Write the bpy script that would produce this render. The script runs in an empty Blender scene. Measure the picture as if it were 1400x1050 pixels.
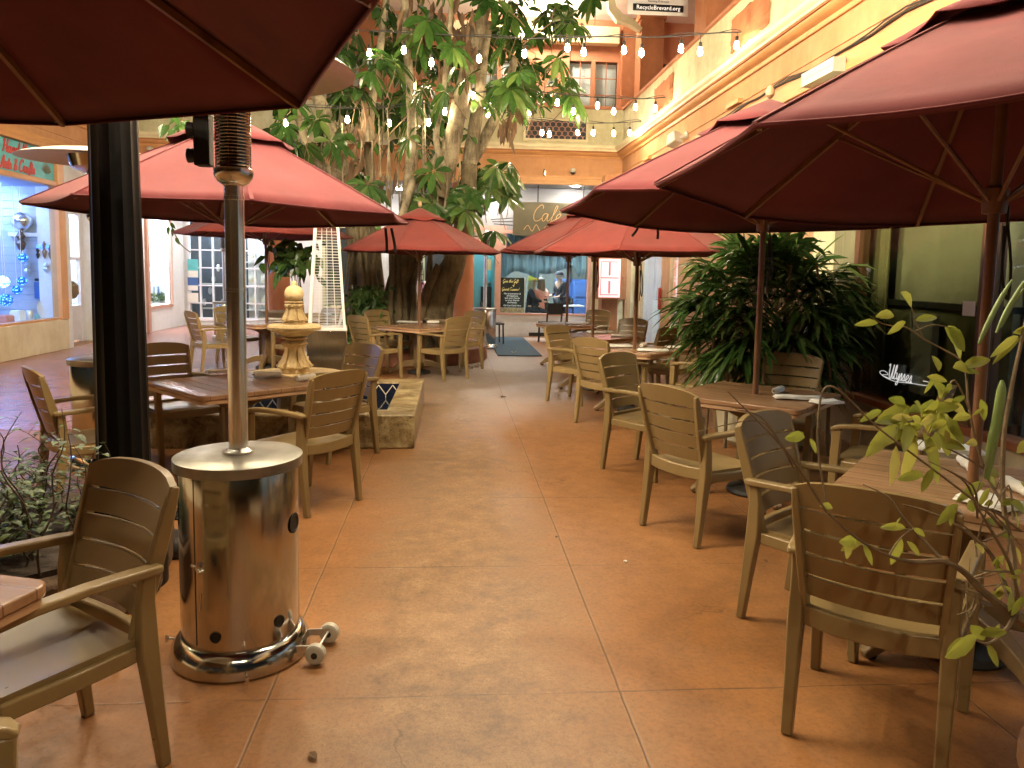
EXPO=2.15; BULB=420; SUN=.03
import bpy, math, random
from mathutils import Vector, Matrix
R=math.radians; PI=math.pi
rnd=random.Random(11)
sc=bpy.context.scene; COL=sc.collection
V=Vector
# ------------------------------------------------------------------ camera
F=1050.0; CX=700.0; CY=475.0; H=1.6; RHO=.010
Yc=V(((620-CX)/F,(CY-370)/F,-1)).normalized()
u_=V((math.sin(RHO),math.cos(RHO),0)); Zc=(u_-Yc*Yc.dot(u_)).normalized(); Xc=Yc.cross(Zc)
def ray(px,py):
    d=V(((px-CX)/F,(CY-py)/F,-1)); return V((Xc.dot(d),Yc.dot(d),Zc.dot(d)))
def G(px,py,z=0.0):
    d=ray(px,py); t=(z-H)/d.z; return V((d.x*t,d.y*t,z))
def D(px,py,Y):
    d=ray(px,py); t=Y/d.y; return V((d.x*t,Y,H+d.z*t))
def WX(px,py,X):
    d=ray(px,py); t=X/d.x; return V((X,d.y*t,H+d.z*t))
cam=bpy.data.objects.new('camera',bpy.data.cameras.new('camera')); COL.objects.link(cam)
Rm=Matrix(((Xc.x,Xc.y,Xc.z),(Yc.x,Yc.y,Yc.z),(Zc.x,Zc.y,Zc.z)))
cam.matrix_world=Matrix.Translation((0,0,H))@Rm.to_4x4()
cam.data.sensor_width=36; cam.data.lens=36*F/1400; cam.data.shift_y=-(525-CY)/1400
cam.data.clip_start=.02; cam.data.clip_end=500; sc.camera=cam
# ------------------------------------------------------------------ world, view
w=bpy.data.worlds.new('World'); sc.world=w; w.use_nodes=True
nt=w.node_tree; bg=nt.nodes['Background']; sky=nt.nodes.new('ShaderNodeTexSky')
sky.sky_type='NISHITA'; sky.sun_disc=False; sky.sun_elevation=R(-4); sky.sun_rotation=R(200)
nt.links.new(sky.outputs[0],bg.inputs[0]); bg.inputs[1].default_value=.05
sc.view_settings.view_transform='Standard'; sc.view_settings.look='None'; sc.view_settings.gamma=1
sc.view_settings.exposure=EXPO
# ------------------------------------------------------------------ materials
class NT:
    def __init__(s,name):
        s.m=bpy.data.materials.new(name); s.m.use_nodes=True; s.t=s.m.node_tree; s.b=s.t.nodes['Principled BSDF']; s.out=s.t.nodes['Material Output']
    def n(s,ty,**k):
        o=s.t.nodes.new('ShaderNode'+ty)
        for a,b in k.items(): setattr(o,a,b)
        return o
    def l(s,a,b): s.t.links.new(a,b)
    def coord(s):
        if not hasattr(s,'_c'):
            s._c=s.n('TexCoord').outputs['Object']
        return s._c
    def mapc(s,scale):
        m=s.n('Mapping'); m.inputs['Scale'].default_value=scale; s.l(s.coord(),m.inputs[0]); return m.outputs[0]
    def noise(s,scale,detail=4,rough=.55,vec=None,dist=0):
        o=s.n('TexNoise',noise_dimensions='4D'); o.inputs['Scale'].default_value=scale; o.inputs['Detail'].default_value=detail
        o.inputs['Roughness'].default_value=rough; o.inputs['Distortion'].default_value=dist
        s.l(vec or s.coord(),o.inputs['Vector'])
        if not hasattr(s,'_oi'):
            i=s.n('ObjectInfo'); mm=s.n('Math',operation='MULTIPLY'); s.l(i.outputs['Random'],mm.inputs[0]); mm.inputs[1].default_value=20; s._oi=mm.outputs[0]
        s.l(s._oi,o.inputs['W']); return o.outputs['Fac']
    def ramp(s,fac,stops):
        r=s.n('ValToRGB'); s.l(fac,r.inputs[0]); e=r.color_ramp.elements
        while len(e)<len(stops): e.new(.5)
        for i,(p,c) in enumerate(stops): e[i].position=p; e[i].color=(*c,1) if len(c)==3 else c
        return r.outputs[0]
    def math(s,op,a,b=None,c=None):
        o=s.n('Math',operation=op)
        for i,x in enumerate((a,b,c)):
            if x is None: continue
            if isinstance(x,(int,float)): o.inputs[i].default_value=x
            else: s.l(x,o.inputs[i])
        return o.outputs[0]
    def mix(s,fac,a,b,mode='MIX'):
        o=s.n('Mix',data_type='RGBA',blend_type=mode)
        for i,x in ((0,fac),(6,a),(7,b)):
            if isinstance(x,(int,float)): o.inputs[i].default_value=x
            elif isinstance(x,tuple): o.inputs[i].default_value=(*x,1)
            else: s.l(x,o.inputs[i])
        return o.outputs[2]
    def bump(s,h,strength=.3,dist=.01):
        o=s.n('Bump'); o.inputs['Strength'].default_value=strength; o.inputs['Distance'].default_value=dist; s.l(h,o.inputs['Height']); s.l(o.outputs[0],s.b.inputs['Normal']); return o
    def set(s,**k):
        for a,b in k.items():
            i=s.b.inputs[a.replace('_',' ')]
            if hasattr(b,'links'): s.l(b,i)
            else: i.default_value=b
def sc3(c,k): return tuple(min(1,x*k) for x in c)
def pm(name,col,rough=.5,metal=0,var=.18,scale=6,bump=0,bscale=60,stretch=None,trans=0,emis=0,rvar=.1,spec=.5):
    s=NT(name); vec=s.mapc(stretch) if stretch else None
    f=s.noise(scale,5,.6,vec); c=s.ramp(f,[(.3,sc3(col,1-var)),(.7,sc3(col,1+var))])
    s.l(c,s.b.inputs['Base Color']); s.set(Metallic=metal)
    s.b.inputs['Specular IOR Level'].default_value=spec
    r=s.n('MapRange'); s.l(s.noise(scale*2.3,3),r.inputs[0]); r.inputs[3].default_value=max(.02,rough-rvar); r.inputs[4].default_value=min(1,rough+rvar); s.l(r.outputs[0],s.b.inputs['Roughness'])
    if bump: s.bump(s.noise(bscale,4,.6,vec),bump,.01)
    if emis: s.l(c,s.b.inputs['Emission Color']); s.b.inputs['Emission Strength'].default_value=emis
    if trans:
        t=s.n('BsdfTranslucent'); s.l(c,t.inputs[0]); mx=s.n('MixShader'); mx.inputs[0].default_value=trans
        s.l(s.b.outputs[0],mx.inputs[1]); s.l(t.outputs[0],mx.inputs[2]); s.l(mx.outputs[0],s.out.inputs[0])
    return s.m
def emit(name,col,strength):
    s=NT(name); s.set(Base_Color=(*col,1),Emission_Color=(*col,1),Emission_Strength=strength); s.b.inputs['Roughness'].default_value=.4
    f=s.noise(9,2); c=s.ramp(f,[(.2,sc3(col,.93)),(.8,col)]); s.l(c,s.b.inputs['Emission Color']); return s.m
def glass(name,tint=(.9,.95,.95),refl=1.0):
    s=NT(name); t=s.n('BsdfTransparent'); t.inputs[0].default_value=(*tint,1); g=s.n('BsdfGlossy'); g.inputs['Roughness'].default_value=.015
    bn=s.n('Bump'); bn.inputs['Strength'].default_value=.02; s.l(s.noise(1.5,1),bn.inputs['Height']); s.l(bn.outputs[0],g.inputs['Normal'])
    lw=s.n('LayerWeight'); lw.inputs[0].default_value=.5; mm=s.math('MULTIPLY',s.math('ADD',.025,s.math('MULTIPLY',s.math('POWER',lw.outputs['Facing'],4.5),.8)),refl); mx=s.n('MixShader'); s.l(mm,mx.inputs[0]); s.l(t.outputs[0],mx.inputs[1]); s.l(g.outputs[0],mx.inputs[2]); s.l(mx.outputs[0],s.out.inputs[0])
    return s.m
M={}
def floor_mat():
    s=NT('stained_concrete'); sep=s.n('SeparateXYZ'); s.l(s.coord(),sep.inputs[0]); X,Y=sep.outputs[0],sep.outputs[1]
    wob=s.math('MULTIPLY',s.math('SUBTRACT',s.noise(3,6,.7),.5),.035)
    fine=s.noise(140,3,.7); mid=s.noise(9,8,.68); big=s.noise(1.1,5,.6); blot=s.noise(2.6,6,.7,None,.6)
    terr=s.ramp(big,[(.25,(.235,.092,.026)),(.5,(.30,.126,.038)),(.75,(.335,.15,.05))])
    terr=s.mix(s.ramp(mid,[(.35,(0,0,0)),(.7,(.55,.55,.55))]),terr,(.15,.072,.028))
    worn=s.ramp(mid,[(.34,(.105,.058,.027)),(.5,(.22,.118,.05)),(.66,(.32,.19,.092))])
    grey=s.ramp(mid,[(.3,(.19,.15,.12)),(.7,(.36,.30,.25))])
    # walking lane between the two long joints is worn, the far end greyer
    lane=s.math('SUBTRACT',1,s.math('MULTIPLY',s.math('ABSOLUTE',s.math('SUBTRACT',X,.05)),1.25))
    lane=s.math('ADD',lane,s.math('MULTIPLY',s.math('SUBTRACT',blot,.5),1.6))
    r=s.n('MapRange',interpolation_type='SMOOTHSTEP'); s.l(lane,r.inputs[0]); r.inputs[1].default_value=.05; r.inputs[2].default_value=.75; r.inputs[4].default_value=.8; lane=r.outputs[0]
    col=s.mix(lane,terr,worn)
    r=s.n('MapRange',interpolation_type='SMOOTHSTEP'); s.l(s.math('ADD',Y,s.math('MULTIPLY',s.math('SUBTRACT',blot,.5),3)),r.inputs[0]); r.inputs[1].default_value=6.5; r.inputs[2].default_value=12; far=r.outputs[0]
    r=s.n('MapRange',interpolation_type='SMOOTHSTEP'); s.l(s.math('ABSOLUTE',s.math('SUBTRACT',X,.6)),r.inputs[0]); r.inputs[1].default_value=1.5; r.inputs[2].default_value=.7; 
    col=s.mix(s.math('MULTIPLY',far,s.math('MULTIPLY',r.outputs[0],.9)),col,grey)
    sp=s.ramp(fine,[(.30,(.45,.43,.40)),(.48,(1,1,1)),(.72,(1.3,1.3,1.3))]); col=s.mix(s.math('MULTIPLY',lane,.9),col,s.mix(1.0,col,sp,'MULTIPLY'))
    grit=s.ramp(s.noise(46,5,.75),[(.36,(.66,.62,.58)),(.5,(1,1,1)),(.66,(1.14,1.13,1.12))]); col=s.mix(.75,col,grit,'MULTIPLY'); stain=s.ramp(s.noise(1.9,7,.75,None,1.0),[(.58,(1,1,1)),(.72,(.72,.66,.60))]); col=s.mix(.85,col,stain,'MULTIPLY')
    cv=s.n('TexVoronoi',feature='DISTANCE_TO_EDGE'); cv.inputs['Scale'].default_value=.75; wv=s.n('VectorMath',operation='ADD'); nz=s.n('TexNoise'); nz.inputs['Scale'].default_value=2.5; nz.inputs['Detail'].default_value=6; s.l(s.coord(),nz.inputs['Vector']); sc_=s.n('VectorMath',operation='SCALE'); sc_.inputs['Scale'].default_value=.45; s.l(nz.outputs['Color'],sc_.inputs[0]); s.l(s.coord(),wv.inputs[0]); s.l(sc_.outputs[0],wv.inputs[1]); s.l(wv.outputs[0],cv.inputs['Vector'])
    ck=s.ramp(cv.outputs['Distance'],[(.0,(.35,.3,.26)),(.004,(1,1,1))]); col=s.mix(s.ramp(s.noise(.9,2),[(.52,(0,0,0)),(.6,(.8,.8,.8))]),col,s.mix(1.0,col,ck,'MULTIPLY'))
    dots=s.n('TexVoronoi'); dots.inputs['Scale'].default_value=5.5; s.l(s.coord(),dots.inputs['Vector'])
    dm=s.ramp(dots.outputs['Distance'],[(.018,(.25,.2,.15)),(.03,(1,1,1))]); col=s.mix(.7,col,dm,'MULTIPLY')
    dx=s.math('PINGPONG',s.math('ADD',s.math('SUBTRACT',X,.655),s.math('MULTIPLY',wob,.5)),.665)
    dy=s.math('PINGPONG',s.math('ADD',s.math('SUBTRACT',Y,2.77),s.math('MULTIPLY',wob,.4)),.635)
    def line(d,wd):
        r=s.n('MapRange'); s.l(d,r.inputs[0]); r.inputs[1].default_value=wd; r.inputs[2].default_value=wd*.3; return r.outputs[0]
    brk=s.ramp(s.noise(4,5,.7),[(.42,(.15,.15,.15)),(.6,(1,1,1))])
    jx=s.math('MULTIPLY',line(dx,.006),.9); jy=s.math('MULTIPLY',line(dy,.007),brk); j=s.math('MAXIMUM',jx,jy)
    edge=s.math('MAXIMUM',line(s.math('ABSOLUTE',s.math('SUBTRACT',dx,.008)),.005),0)
    col=s.mix(s.math('MULTIPLY',edge,.16),col,(.45,.27,.14)); col=s.mix(s.math('MULTIPLY',j,.8),col,(.07,.035,.016))
    s.l(col,s.b.inputs['Base Color'])
    r=s.n('MapRange'); s.l(mid,r.inputs[0]); r.inputs[3].default_value=.30; r.inputs[4].default_value=.62; s.l(r.outputs[0],s.b.inputs['Roughness'])
    h=s.math('SUBTRACT',s.math('ADD',s.math('MULTIPLY',fine,.35),mid),s.math('MULTIPLY',j,2)); s.bump(h,.22,.006); return s.m
def brickpave_mat():
    s=NT('brick_paving'); b=s.n('TexBrick'); b.inputs['Scale'].default_value=1; b.inputs['Brick Width'].default_value=.2; b.inputs['Row Height'].default_value=.1; b.inputs['Mortar Size'].default_value=.005
    b.inputs['Color1'].default_value=(.30,.12,.09,1); b.inputs['Color2'].default_value=(.23,.09,.07,1); b.inputs['Mortar'].default_value=(.13,.06,.05,1); s.l(s.coord(),b.inputs['Vector'])
    c=s.mix(s.ramp(s.noise(1.4,6,.7),[(.35,(0,0,0)),(.7,(1,1,1))]),b.outputs[0],(.34,.15,.12)); s.l(c,s.b.inputs['Base Color']); s.set(Roughness=.26)
    s.bump(s.math('ADD',s.noise(50,3),s.math('MULTIPLY',b.outputs['Fac'],-2)),.15,.004); return s.m
def planks_mat(name,c1,c2,line,w=.115,rough=.32,axis=0):
    s=NT(name); sep=s.n('SeparateXYZ'); s.l(s.coord(),sep.inputs[0]); a=sep.outputs[axis]
    st=(28,2.2,14) if axis==0 else (2.2,28,14)
    g=s.noise(1.0,7,.65,s.mapc(st),.5); pl=s.math('FLOOR',s.math('DIVIDE',a,w)); wn=s.n('TexWhiteNoise',noise_dimensions='1D'); s.l(pl,wn.inputs['W'])
    c=s.ramp(g,[(.3,c1),(.7,c2)]); c=s.mix(s.math('MULTIPLY',wn.outputs['Value'],.35),c,sc3(c1,.6))
    d=s.math('PINGPONG',a,w/2) if False else s.math('ABSOLUTE',s.math('SUBTRACT',s.math('FRACT',s.math('DIVIDE',a,w)),.5))
    ln=s.n('MapRange'); s.l(d,ln.inputs[0]); ln.inputs[1].default_value=.475; ln.inputs[2].default_value=.49
    c=s.mix(ln.outputs[0],c,line); s.l(c,s.b.inputs['Base Color']); s.set(Roughness=rough); s.bump(s.math('SUBTRACT',g,ln.outputs[0]),.1,.003); return s.m
def stucco(name,col,col2,bump=.5,sc_=7,dirt=.35,spec=.3):
    s=NT(name); f=s.noise(sc_,7,.68,None,.4); c=s.ramp(f,[(.3,col2),(.65,col)])
    st=s.noise(1.3,6,.7,s.mapc((2.2,2.2,.5))); c=s.mix(dirt,c,s.ramp(st,[(.4,(.55,.48,.4)),(.6,(1,1,1))]),'MULTIPLY'); s.l(c,s.b.inputs['Base Color']); s.set(Roughness=.85); s.b.inputs['Specular IOR Level'].default_value=spec
    s.bump(s.math('ADD',s.noise(22,5,.65),s.math('MULTIPLY',f,.8)),bump,.02); return s.m
def steel(name,rough=.22,col=(.62,.59,.54)):
    s=NT(name); f=s.noise(1,4,.6,s.mapc((90,90,1.2))); c=s.ramp(f,[(.2,sc3(col,.86)),(.8,col)]); s.l(c,s.b.inputs['Base Color']); s.set(Metallic=1)
    sm=s.noise(4,5,.7); r=s.n('MapRange'); s.l(sm,r.inputs[0]); r.inputs[3].default_value=rough*.6; r.inputs[4].default_value=rough*1.6; s.l(r.outputs[0],s.b.inputs['Roughness'])
    s.b.inputs['Anisotropic'].default_value=.35; s.bump(f,.025,.001); return s.m
def leafm(name,c1,c2,rough=.38,trans=.25,tip=None):
    s=NT(name); g=s.n('NewGeometry'); rr=s.ramp(g.outputs['Random Per Island'],[(0,c1),(.7,c2),(1,tip or sc3(c2,1.35))])
    c=s.mix(.35,rr,s.ramp(s.noise(14,3),[(.3,sc3(c1,.7)),(.7,sc3(c2,1.1))])); s.l(c,s.b.inputs['Base Color']); s.set(Roughness=rough)
    t=s.n('BsdfTranslucent'); s.l(c,t.inputs[0]); mx=s.n('MixShader'); mx.inputs[0].default_value=trans; s.l(s.b.outputs[0],mx.inputs[1]); s.l(t.outputs[0],mx.inputs[2]); s.l(mx.outputs[0],s.out.inputs[0]); return s.m
def barkm(name,c1,c2,c3):
    s=NT(name); f=s.noise(1,8,.7,s.mapc((13,13,2.6)),.8); p=s.noise(3.5,6,.7); c=s.ramp(f,[(.28,c1),(.5,c2),(.75,c3)]); c=s.mix(s.ramp(p,[(.45,(0,0,0)),(.62,(.8,.8,.8))]),c,sc3(c3,1.05)); s.l(c,s.b.inputs['Base Color']); s.set(Roughness=.9); s.bump(f,.8,.03); return s.m
def fabric(name,col):
    s=NT(name); f=s.noise(2.2,5,.6); c=s.ramp(f,[(.3,sc3(col,.76)),(.7,sc3(col,1.18))]); wv=s.n('TexWave'); wv.inputs['Scale'].default_value=260; s.l(s.coord(),wv.inputs['Vector'])
    s.l(c,s.b.inputs['Base Color']); s.set(Roughness=.82); s.b.inputs['Specular IOR Level'].default_value=.2; s.b.inputs['Sheen Weight'].default_value=.08
    s.bump(s.math('ADD',s.noise(2.6,6,.62,None,.6),s.math('MULTIPLY',wv.outputs['Fac'],.05)),.4,.035)
    t=s.n('BsdfTranslucent'); s.l(c,t.inputs[0]); mx=s.n('MixShader'); mx.inputs[0].default_value=.0; s.l(s.b.outputs[0],mx.inputs[1]); s.l(t.outputs[0],mx.inputs[2]); s.l(mx.outputs[0],s.out.inputs[0]); return s.m
def travertine():
    s=NT('travertine'); f=s.noise(5,8,.7,None,.7); c=s.ramp(f,[(.34,(.07,.042,.014)),(.47,(.24,.165,.07)),(.62,(.44,.35,.18))])
    v=s.n('TexVoronoi'); v.inputs['Scale'].default_value=26; s.l(s.coord(),v.inputs['Vector']); c=s.mix(1,c,s.ramp(v.outputs['Distance'],[(.08,(.3,.24,.18)),(.2,(1,1,1))]),'MULTIPLY')
    s.l(c,s.b.inputs['Base Color']); r=s.n('MapRange'); s.l(f,r.inputs[0]); r.inputs[3].default_value=.12; r.inputs[4].default_value=.6; s.l(r.outputs[0],s.b.inputs['Roughness']); s.bump(s.math('ADD',f,v.outputs['Distance']),.35,.01); return s.m
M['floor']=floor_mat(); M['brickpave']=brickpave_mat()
M['chair']=pm('bronze_resin',(.245,.168,.070),.31,0,.1,5,.03,220,(1,1,.25),0,0,.08)
M['chair2']=M['chair']
M['top']=planks_mat('table_laminate',(.29,.155,.078),(.43,.25,.135),(.11,.05,.025),.105,.26)
M['topedge']=pm('table_edge',(.52,.33,.19),.4,0,.15,4,.05,60,(1,1,6))
M['tleg']=pm('table_base_resin',(.19,.12,.05),.42,0,.12,5,.05,120)
M['dark']=pm('dark_rubber',(.02,.018,.016),.55,0,.3,10,.1)
M['fab']=fabric('umbrella_canvas',(.165,.032,.036)); M['fab_far']=fabric('umbrella_canvas_orange_red',(.195,.033,.026))  # far umbrellas get a slightly more orange canvas
M['pole']=planks_mat('umbrella_pole_wood',(.20,.085,.038),(.30,.15,.07),(.15,.07,.03),.9,.38,0)
M['steel']=steel('brushed_steel',.13,(.56,.54,.50)); M['steelbright']=steel('polished_steel',.2,(.8,.78,.74)); M['alu']=steel('dull_aluminium',.4,(.7,.69,.66))
M['lid']=pm('dusty_lid_steel',(.30,.28,.24),.36,.7,.35,7); M['blackmetal']=pm('black_cast_iron',(.004,.004,.004),.42,0,.3,9,.1,40,None,0,0,.1,.16)
M['white']=pm('white_paint',(.72,.70,.68),.45,0,.06,4); M['cloth']=pm('napkin_cotton',(.78,.76,.70),.85,0,.06,12,.25,90)
M['china']=pm('white_china',(.8,.8,.78),.12,0,.03)
M['orange']=stucco('orange_stucco',(.58,.31,.155),(.49,.245,.11),.25,4,.25); M['orange_trim']=pm('orange_gloss_trim',(.56,.28,.105),.5,0,.12,3,.1,20)
M['terra']=stucco('terracotta_stucco',(.44,.175,.08),(.36,.135,.06),.3,5,.3); M['column']=stucco('column_stucco',(.42,.165,.075),(.36,.135,.06),.12,3,.15)
M['upper']=stucco('upper_wall_stucco',(.46,.20,.11),(.39,.16,.085),.15,3,.2)
M['cream']=stucco('cream_stucco',(.66,.62,.42),(.54,.49,.30),.8,6,.3); M['creamtrim']=pm('cream_trim',(.70,.62,.40),.5,0,.12,4,.15,25); M['creamwall']=stucco('cream_low_wall',(.66,.58,.42),(.55,.46,.30),.4,3,.3)
M['whitewall']=stucco('white_brick_paint',(.68,.68,.68),(.60,.61,.62),.4,9,.12); M['greywall']=pm('grey_siding',(.24,.24,.235),.6,0,.1,3,.2,8,(.3,1,8))
M['wood']=planks_mat('varnished_wood',(.26,.10,.035),(.40,.18,.07),(.16,.07,.03),.11,.4); M['woodlight']=pm('light_wood_frame',(.42,.26,.13),.45,0,.2,3,.1,40,(8,8,.6)); M['wooddark']=pm('dark_wood',(.11,.05,.022),.4,0,.3,3,.1,40,(8,8,.6))
M['pink']=pm('pink_frame_paint',(.50,.27,.20),.45,0,.12,4); M['lilac']=pm('white_frame_paint',(.70,.68,.74),.4,0,.06,4)
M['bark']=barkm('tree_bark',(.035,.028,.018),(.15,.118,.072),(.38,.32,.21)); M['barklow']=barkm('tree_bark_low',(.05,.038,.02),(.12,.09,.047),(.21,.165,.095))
M['leaf']=leafm('tree_leaf',(.014,.045,.009),(.058,.125,.024),.27,.18,(.15,.2,.05)); M['deadleaf']=leafm('dry_leaf',(.09,.05,.025),(.20,.12,.065),.8,.15)
M['palmleaf']=leafm('palm_leaf',(.018,.052,.012),(.07,.14,.03),.26,.15,(.16,.21,.06)); M['shrubleaf']=leafm('shrub_leaf',(.03,.055,.016),(.09,.13,.04),.45,.25)
M['yleaf']=leafm('yellow_leaf',(.17,.21,.03),(.40,.40,.07),.42,.35,(.55,.45,.13)); M['twig']=pm('twig_bark',(.17,.115,.06),.8,0,.3,20,.4,80); M['pod']=pm('green_pod',(.16,.22,.06),.5,0,.2,12); M['twigdark']=pm('dark_twig',(.06,.04,.025),.8,0,.3,20)
M['soil']=pm('planter_soil',(.045,.03,.02),.95,0,.4,15,.8,30); M['planter']=stucco('planter_stone',(.16,.10,.06),(.09,.055,.035),.7,8,.4); M['brickring']=pm('planter_brick',(.24,.09,.045),.7,0,.35,7,.6,18)
M['trav']=travertine(); M['fstone']=stucco('fountain_stone',(.66,.52,.30),(.50,.36,.17),.5,12,.35)
M['bulb']=emit('lit_filament_bulb',(1.0,.80,.50),BULB*.125); M['bulbmid']=emit('lit_far_bulb',(1.0,.82,.54),BULB*.24); M['bulbmax']=emit('added_near_overhead_bulb',(1.0,.84,.58),BULB*2.4); M['bulbhi']=emit('added_overhead_bulb',(1.0,.84,.58),BULB*1.5); M['socket']=M['dark']; M['globe']=emit('ceiling_globe',(1,.86,.66),95)  # bulbmax and bulbhi serve the added unseen strands, far stronger than visible bulbs
M['tubecool']=emit('cool_ceiling_light',(.82,.91,1.0),36); M['tubeblue']=emit('blue_display_light',(.24,.42,1.0),50); M['tubedim']=emit('dim_cool_ceiling_light',(.6,.78,1.0),3); M['polesteel']=pm('bright_stainless',(.80,.79,.76),.17,.85,.06,3); M['domealu']=pm('reflector_aluminium',(.55,.52,.46),.4,.25,.12,4); M['tubewarm']=emit('warm_ceiling_light',(1.0,.82,.6),16); M['down']=emit('downlight',(1.0,.93,.86),250)
M['glass']=glass('window_glass'); M['glassdark']=glass('tinted_glass',(.86,.88,.78),1.0)
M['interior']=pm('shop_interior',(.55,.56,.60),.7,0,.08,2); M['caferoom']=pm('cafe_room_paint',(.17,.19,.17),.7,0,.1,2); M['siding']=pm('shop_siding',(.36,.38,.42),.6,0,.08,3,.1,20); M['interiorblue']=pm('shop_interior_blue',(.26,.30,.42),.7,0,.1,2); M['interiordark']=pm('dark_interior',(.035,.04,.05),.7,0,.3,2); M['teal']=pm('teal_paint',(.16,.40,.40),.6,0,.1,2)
M['olive']=pm('olive_blind',(.20,.195,.145),.8,0,.1,2.5,.1,6,(1,1,.3)); M['olivedark']=pm('olive_panel',(.13,.13,.075),.35,0,.15,3); M['drape']=pm('olive_drape',(.19,.18,.10),.85,0,.2,5,.5,9,(8,8,.3))
M['curtain']=pm('blue_curtain',(.22,.38,.54),.8,0,.2,3,.2,20,(6,6,.3)); M['bluepanel']=pm('blue_panel',(.05,.12,.34),.4,0,.2,2)
M['mat']=pm('door_mat',(.03,.06,.085),.95,0,.3,30,.6,160); M['black']=pm('black_board',(.012,.012,.013),.5,0,.2,8); M['gold']=pm('gold_lettering',(.85,.62,.22),.45,0,.05,8,0,60,None,0,.15); M['whitepaint']=pm('white_lettering',(.9,.9,.88),.5,0,.02,8,0,60,None,0,.12)
M['red']=pm('red_lettering',(.42,.05,.045),.5,0,.1,9); M['signteal']=pm('turquoise_sign',(.10,.42,.46),.5,0,.22,5,.1,20); M['signolive']=pm('olive_sign',(.15,.14,.085),.5,0,.15,3); M['signedge']=pm('sign_gold',(.80,.50,.24),.4,0,.1,9)
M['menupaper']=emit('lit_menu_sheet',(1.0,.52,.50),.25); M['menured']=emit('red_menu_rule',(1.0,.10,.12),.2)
M['cable']=M['dark']; M['plastic']=pm('white_plastic',(.50,.47,.39),.4,0,.05,6); M['shutter']=pm('white_shutter',(.72,.72,.74),.5,0,.05,4)
M['skin']=pm('skin',(.50,.28,.19),.5,0,.08,12); M['hair']=pm('blond_hair',(.36,.24,.11),.5,0,.3,8,.4,60,(6,6,1)); M['hairbrown']=pm('brown_hair',(.16,.09,.045),.5,0,.3,8,.4,60,(6,6,1)); M['salmon']=pm('salmon_shirt',(.62,.24,.17),.8,0,.12,9); M['navy']=pm('black_shirt',(.02,.022,.03),.8,0,.3,9); M['charcoal']=pm('charcoal_shirt',(.022,.022,.028),.8,0,.3,9); M['yellow']=pm('yellow_cloth',(.80,.50,.04),.6,0,.1,9)
def water_mat():
    s=NT('dark_water'); s.set(Base_Color=(.008,.012,.022,1),Roughness=.04); s.bump(s.noise(9,3),.12,.01); return s.m
M['water']=water_mat(); M['tile']=pm('navy_tile',(.010,.013,.03),.15,0,.3,9); M['tilewhite']=pm('pale_grout',(.65,.58,.48),.5,0,.1,9)
M['stream']=glass('falling_water',(.92,.95,.97),1.5)
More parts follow.
